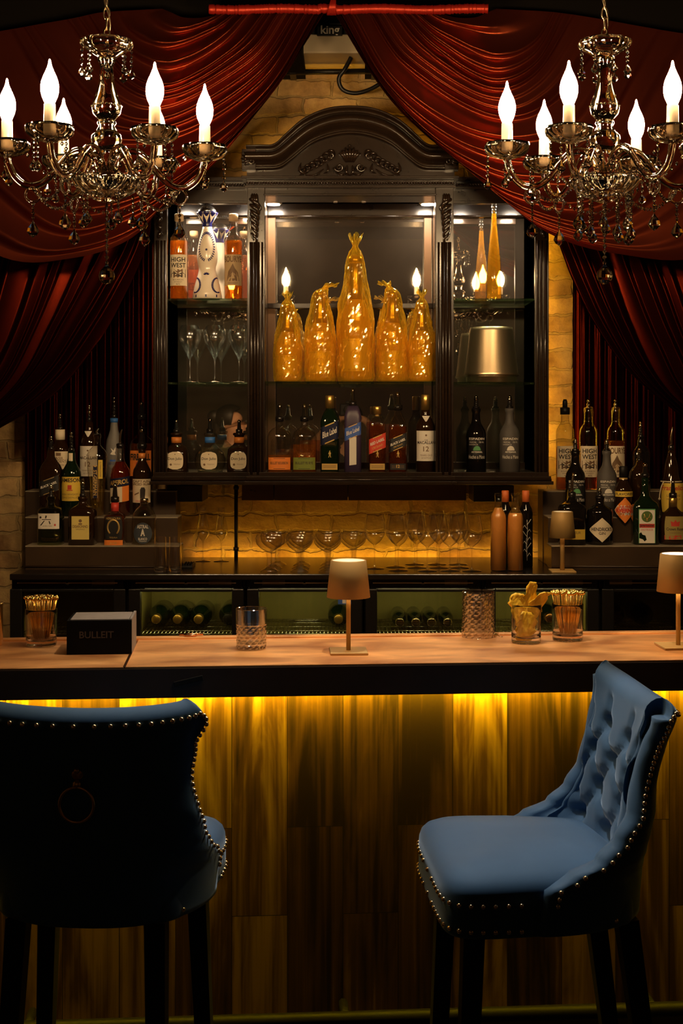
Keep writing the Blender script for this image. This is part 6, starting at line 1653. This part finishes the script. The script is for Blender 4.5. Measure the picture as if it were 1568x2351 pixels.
    jc('a','pel',.147)
    for n in 'lr': jc('h'+n,'hip'+n,.105,'a'); jc('k'+n,'kn'+n,.070,'h'+n); jc('q'+n,'an'+n,.056,'k'+n)
    skin_body('trousers', Jc, Ec, 'a', 'dark_cloth', t)
    for s in (-1, 1):
        mb = MB(); mb.ball((.04*h, s*.112*h, .035*h), .05*h, 14, 10, (2.5,.95,.8)); mb.v = [(v[0], v[1], max(0, v[2])) for v in mb.v]; mk('shoe', mb, 'dark_plastic', t)
    return t
rest = lambda s: ((-.03, s*.23, 1.10), (.06, s*.22, .88), (.25, 0, -1))
person('person with dark tied-back hair in a grey shirt, mirrored in profile in the left bay', (-.80, 1.40, 0), 0, 1.73, {'l': rest(1), 'r': rest(-1)}, 'bun', 'grey_cloth')
pz = 1.71/1.02
person('person in dark clothing raising both arms to a camera, mirrored behind the centre bottles', (.02, -.36, 0), PI/2, 1.74,
       {'l': ((.12, .30, 1.40), (.235, .10, 1.60), (.25, -.9, .15)), 'r': ((.12, -.30, 1.36), (.235, -.10, 1.60), (.25, .9, .15))}, 'short', 'dark_cloth')
t = thing('photo_camera', 'black camera held up in the raised hands of the person in dark clothing', 'camera', (0, -.06, 1.66))
mb = MB(); mb.box(-.068, .068, -.035, .0, 0, .095, .008); mb.box(-.024, .024, -.035, 0, .095, .118, .006); mk('camera_body', mb, 'dark_plastic', t)
mb = MB(); mb.lathe([(0,.034),(.035,.036),(.05,.036),(.052,.030)], 28, xf=Matrix.Translation((0,0,.05))@Matrix.Rotation(-PI/2, 4, 'X')); mk('lens', mb, 'dark_plastic', t)

# ================================================================ light, camera, view
sc_ = bpy.context.scene
def light(kind, loc, energy, col, size=.1, rot=None, spot=None, blend=.6, sy=None):
    l = bpy.data.lights.new('added_spot', kind); l.energy = energy; l.color = col
    if kind == 'AREA': l.size = size; 
    if kind == 'AREA' and sy: l.shape = 'RECTANGLE'; l.size_y = sy
    if kind in ('POINT','SPOT'): l.shadow_soft_size = size
    if spot: l.spot_size = spot; l.spot_blend = blend
    o = bpy.data.objects.new('added_spot', l); C.objects.link(o); o.location = loc
    if rot: o.rotation_euler = rot
    return o
# unseen spot added overhead to brighten the bar top and stool seats
light('SPOT', (.15, 3.45, 3.3), 135, (1,.86,.72), .05, (0,0,0), math.radians(58))
w = bpy.data.worlds.new('world'); sc_.world = w; w.use_nodes = True
w.node_tree.nodes['Background'].inputs[0].default_value = (.6,.4,.25,1); w.node_tree.nodes['Background'].inputs[1].default_value = .0006
cam = bpy.data.cameras.new('camera'); co = bpy.data.objects.new('camera', cam); C.objects.link(co)
co.location = (0,0,CZ); co.rotation_euler = (PI/2,0,0); cam.lens = 50; cam.sensor_width = 36; cam.sensor_fit = 'AUTO'
cam.shift_x = (784-CX)/2351; cam.shift_y = (CY-1175.5)/2351; cam.clip_start = .02
sc_.camera = co
sc_.view_settings.view_transform = 'Standard'; sc_.view_settings.look = 'None'; sc_.view_settings.gamma = 1; sc_.view_settings.use_curve_mapping = False
sc_.view_settings.exposure = 0
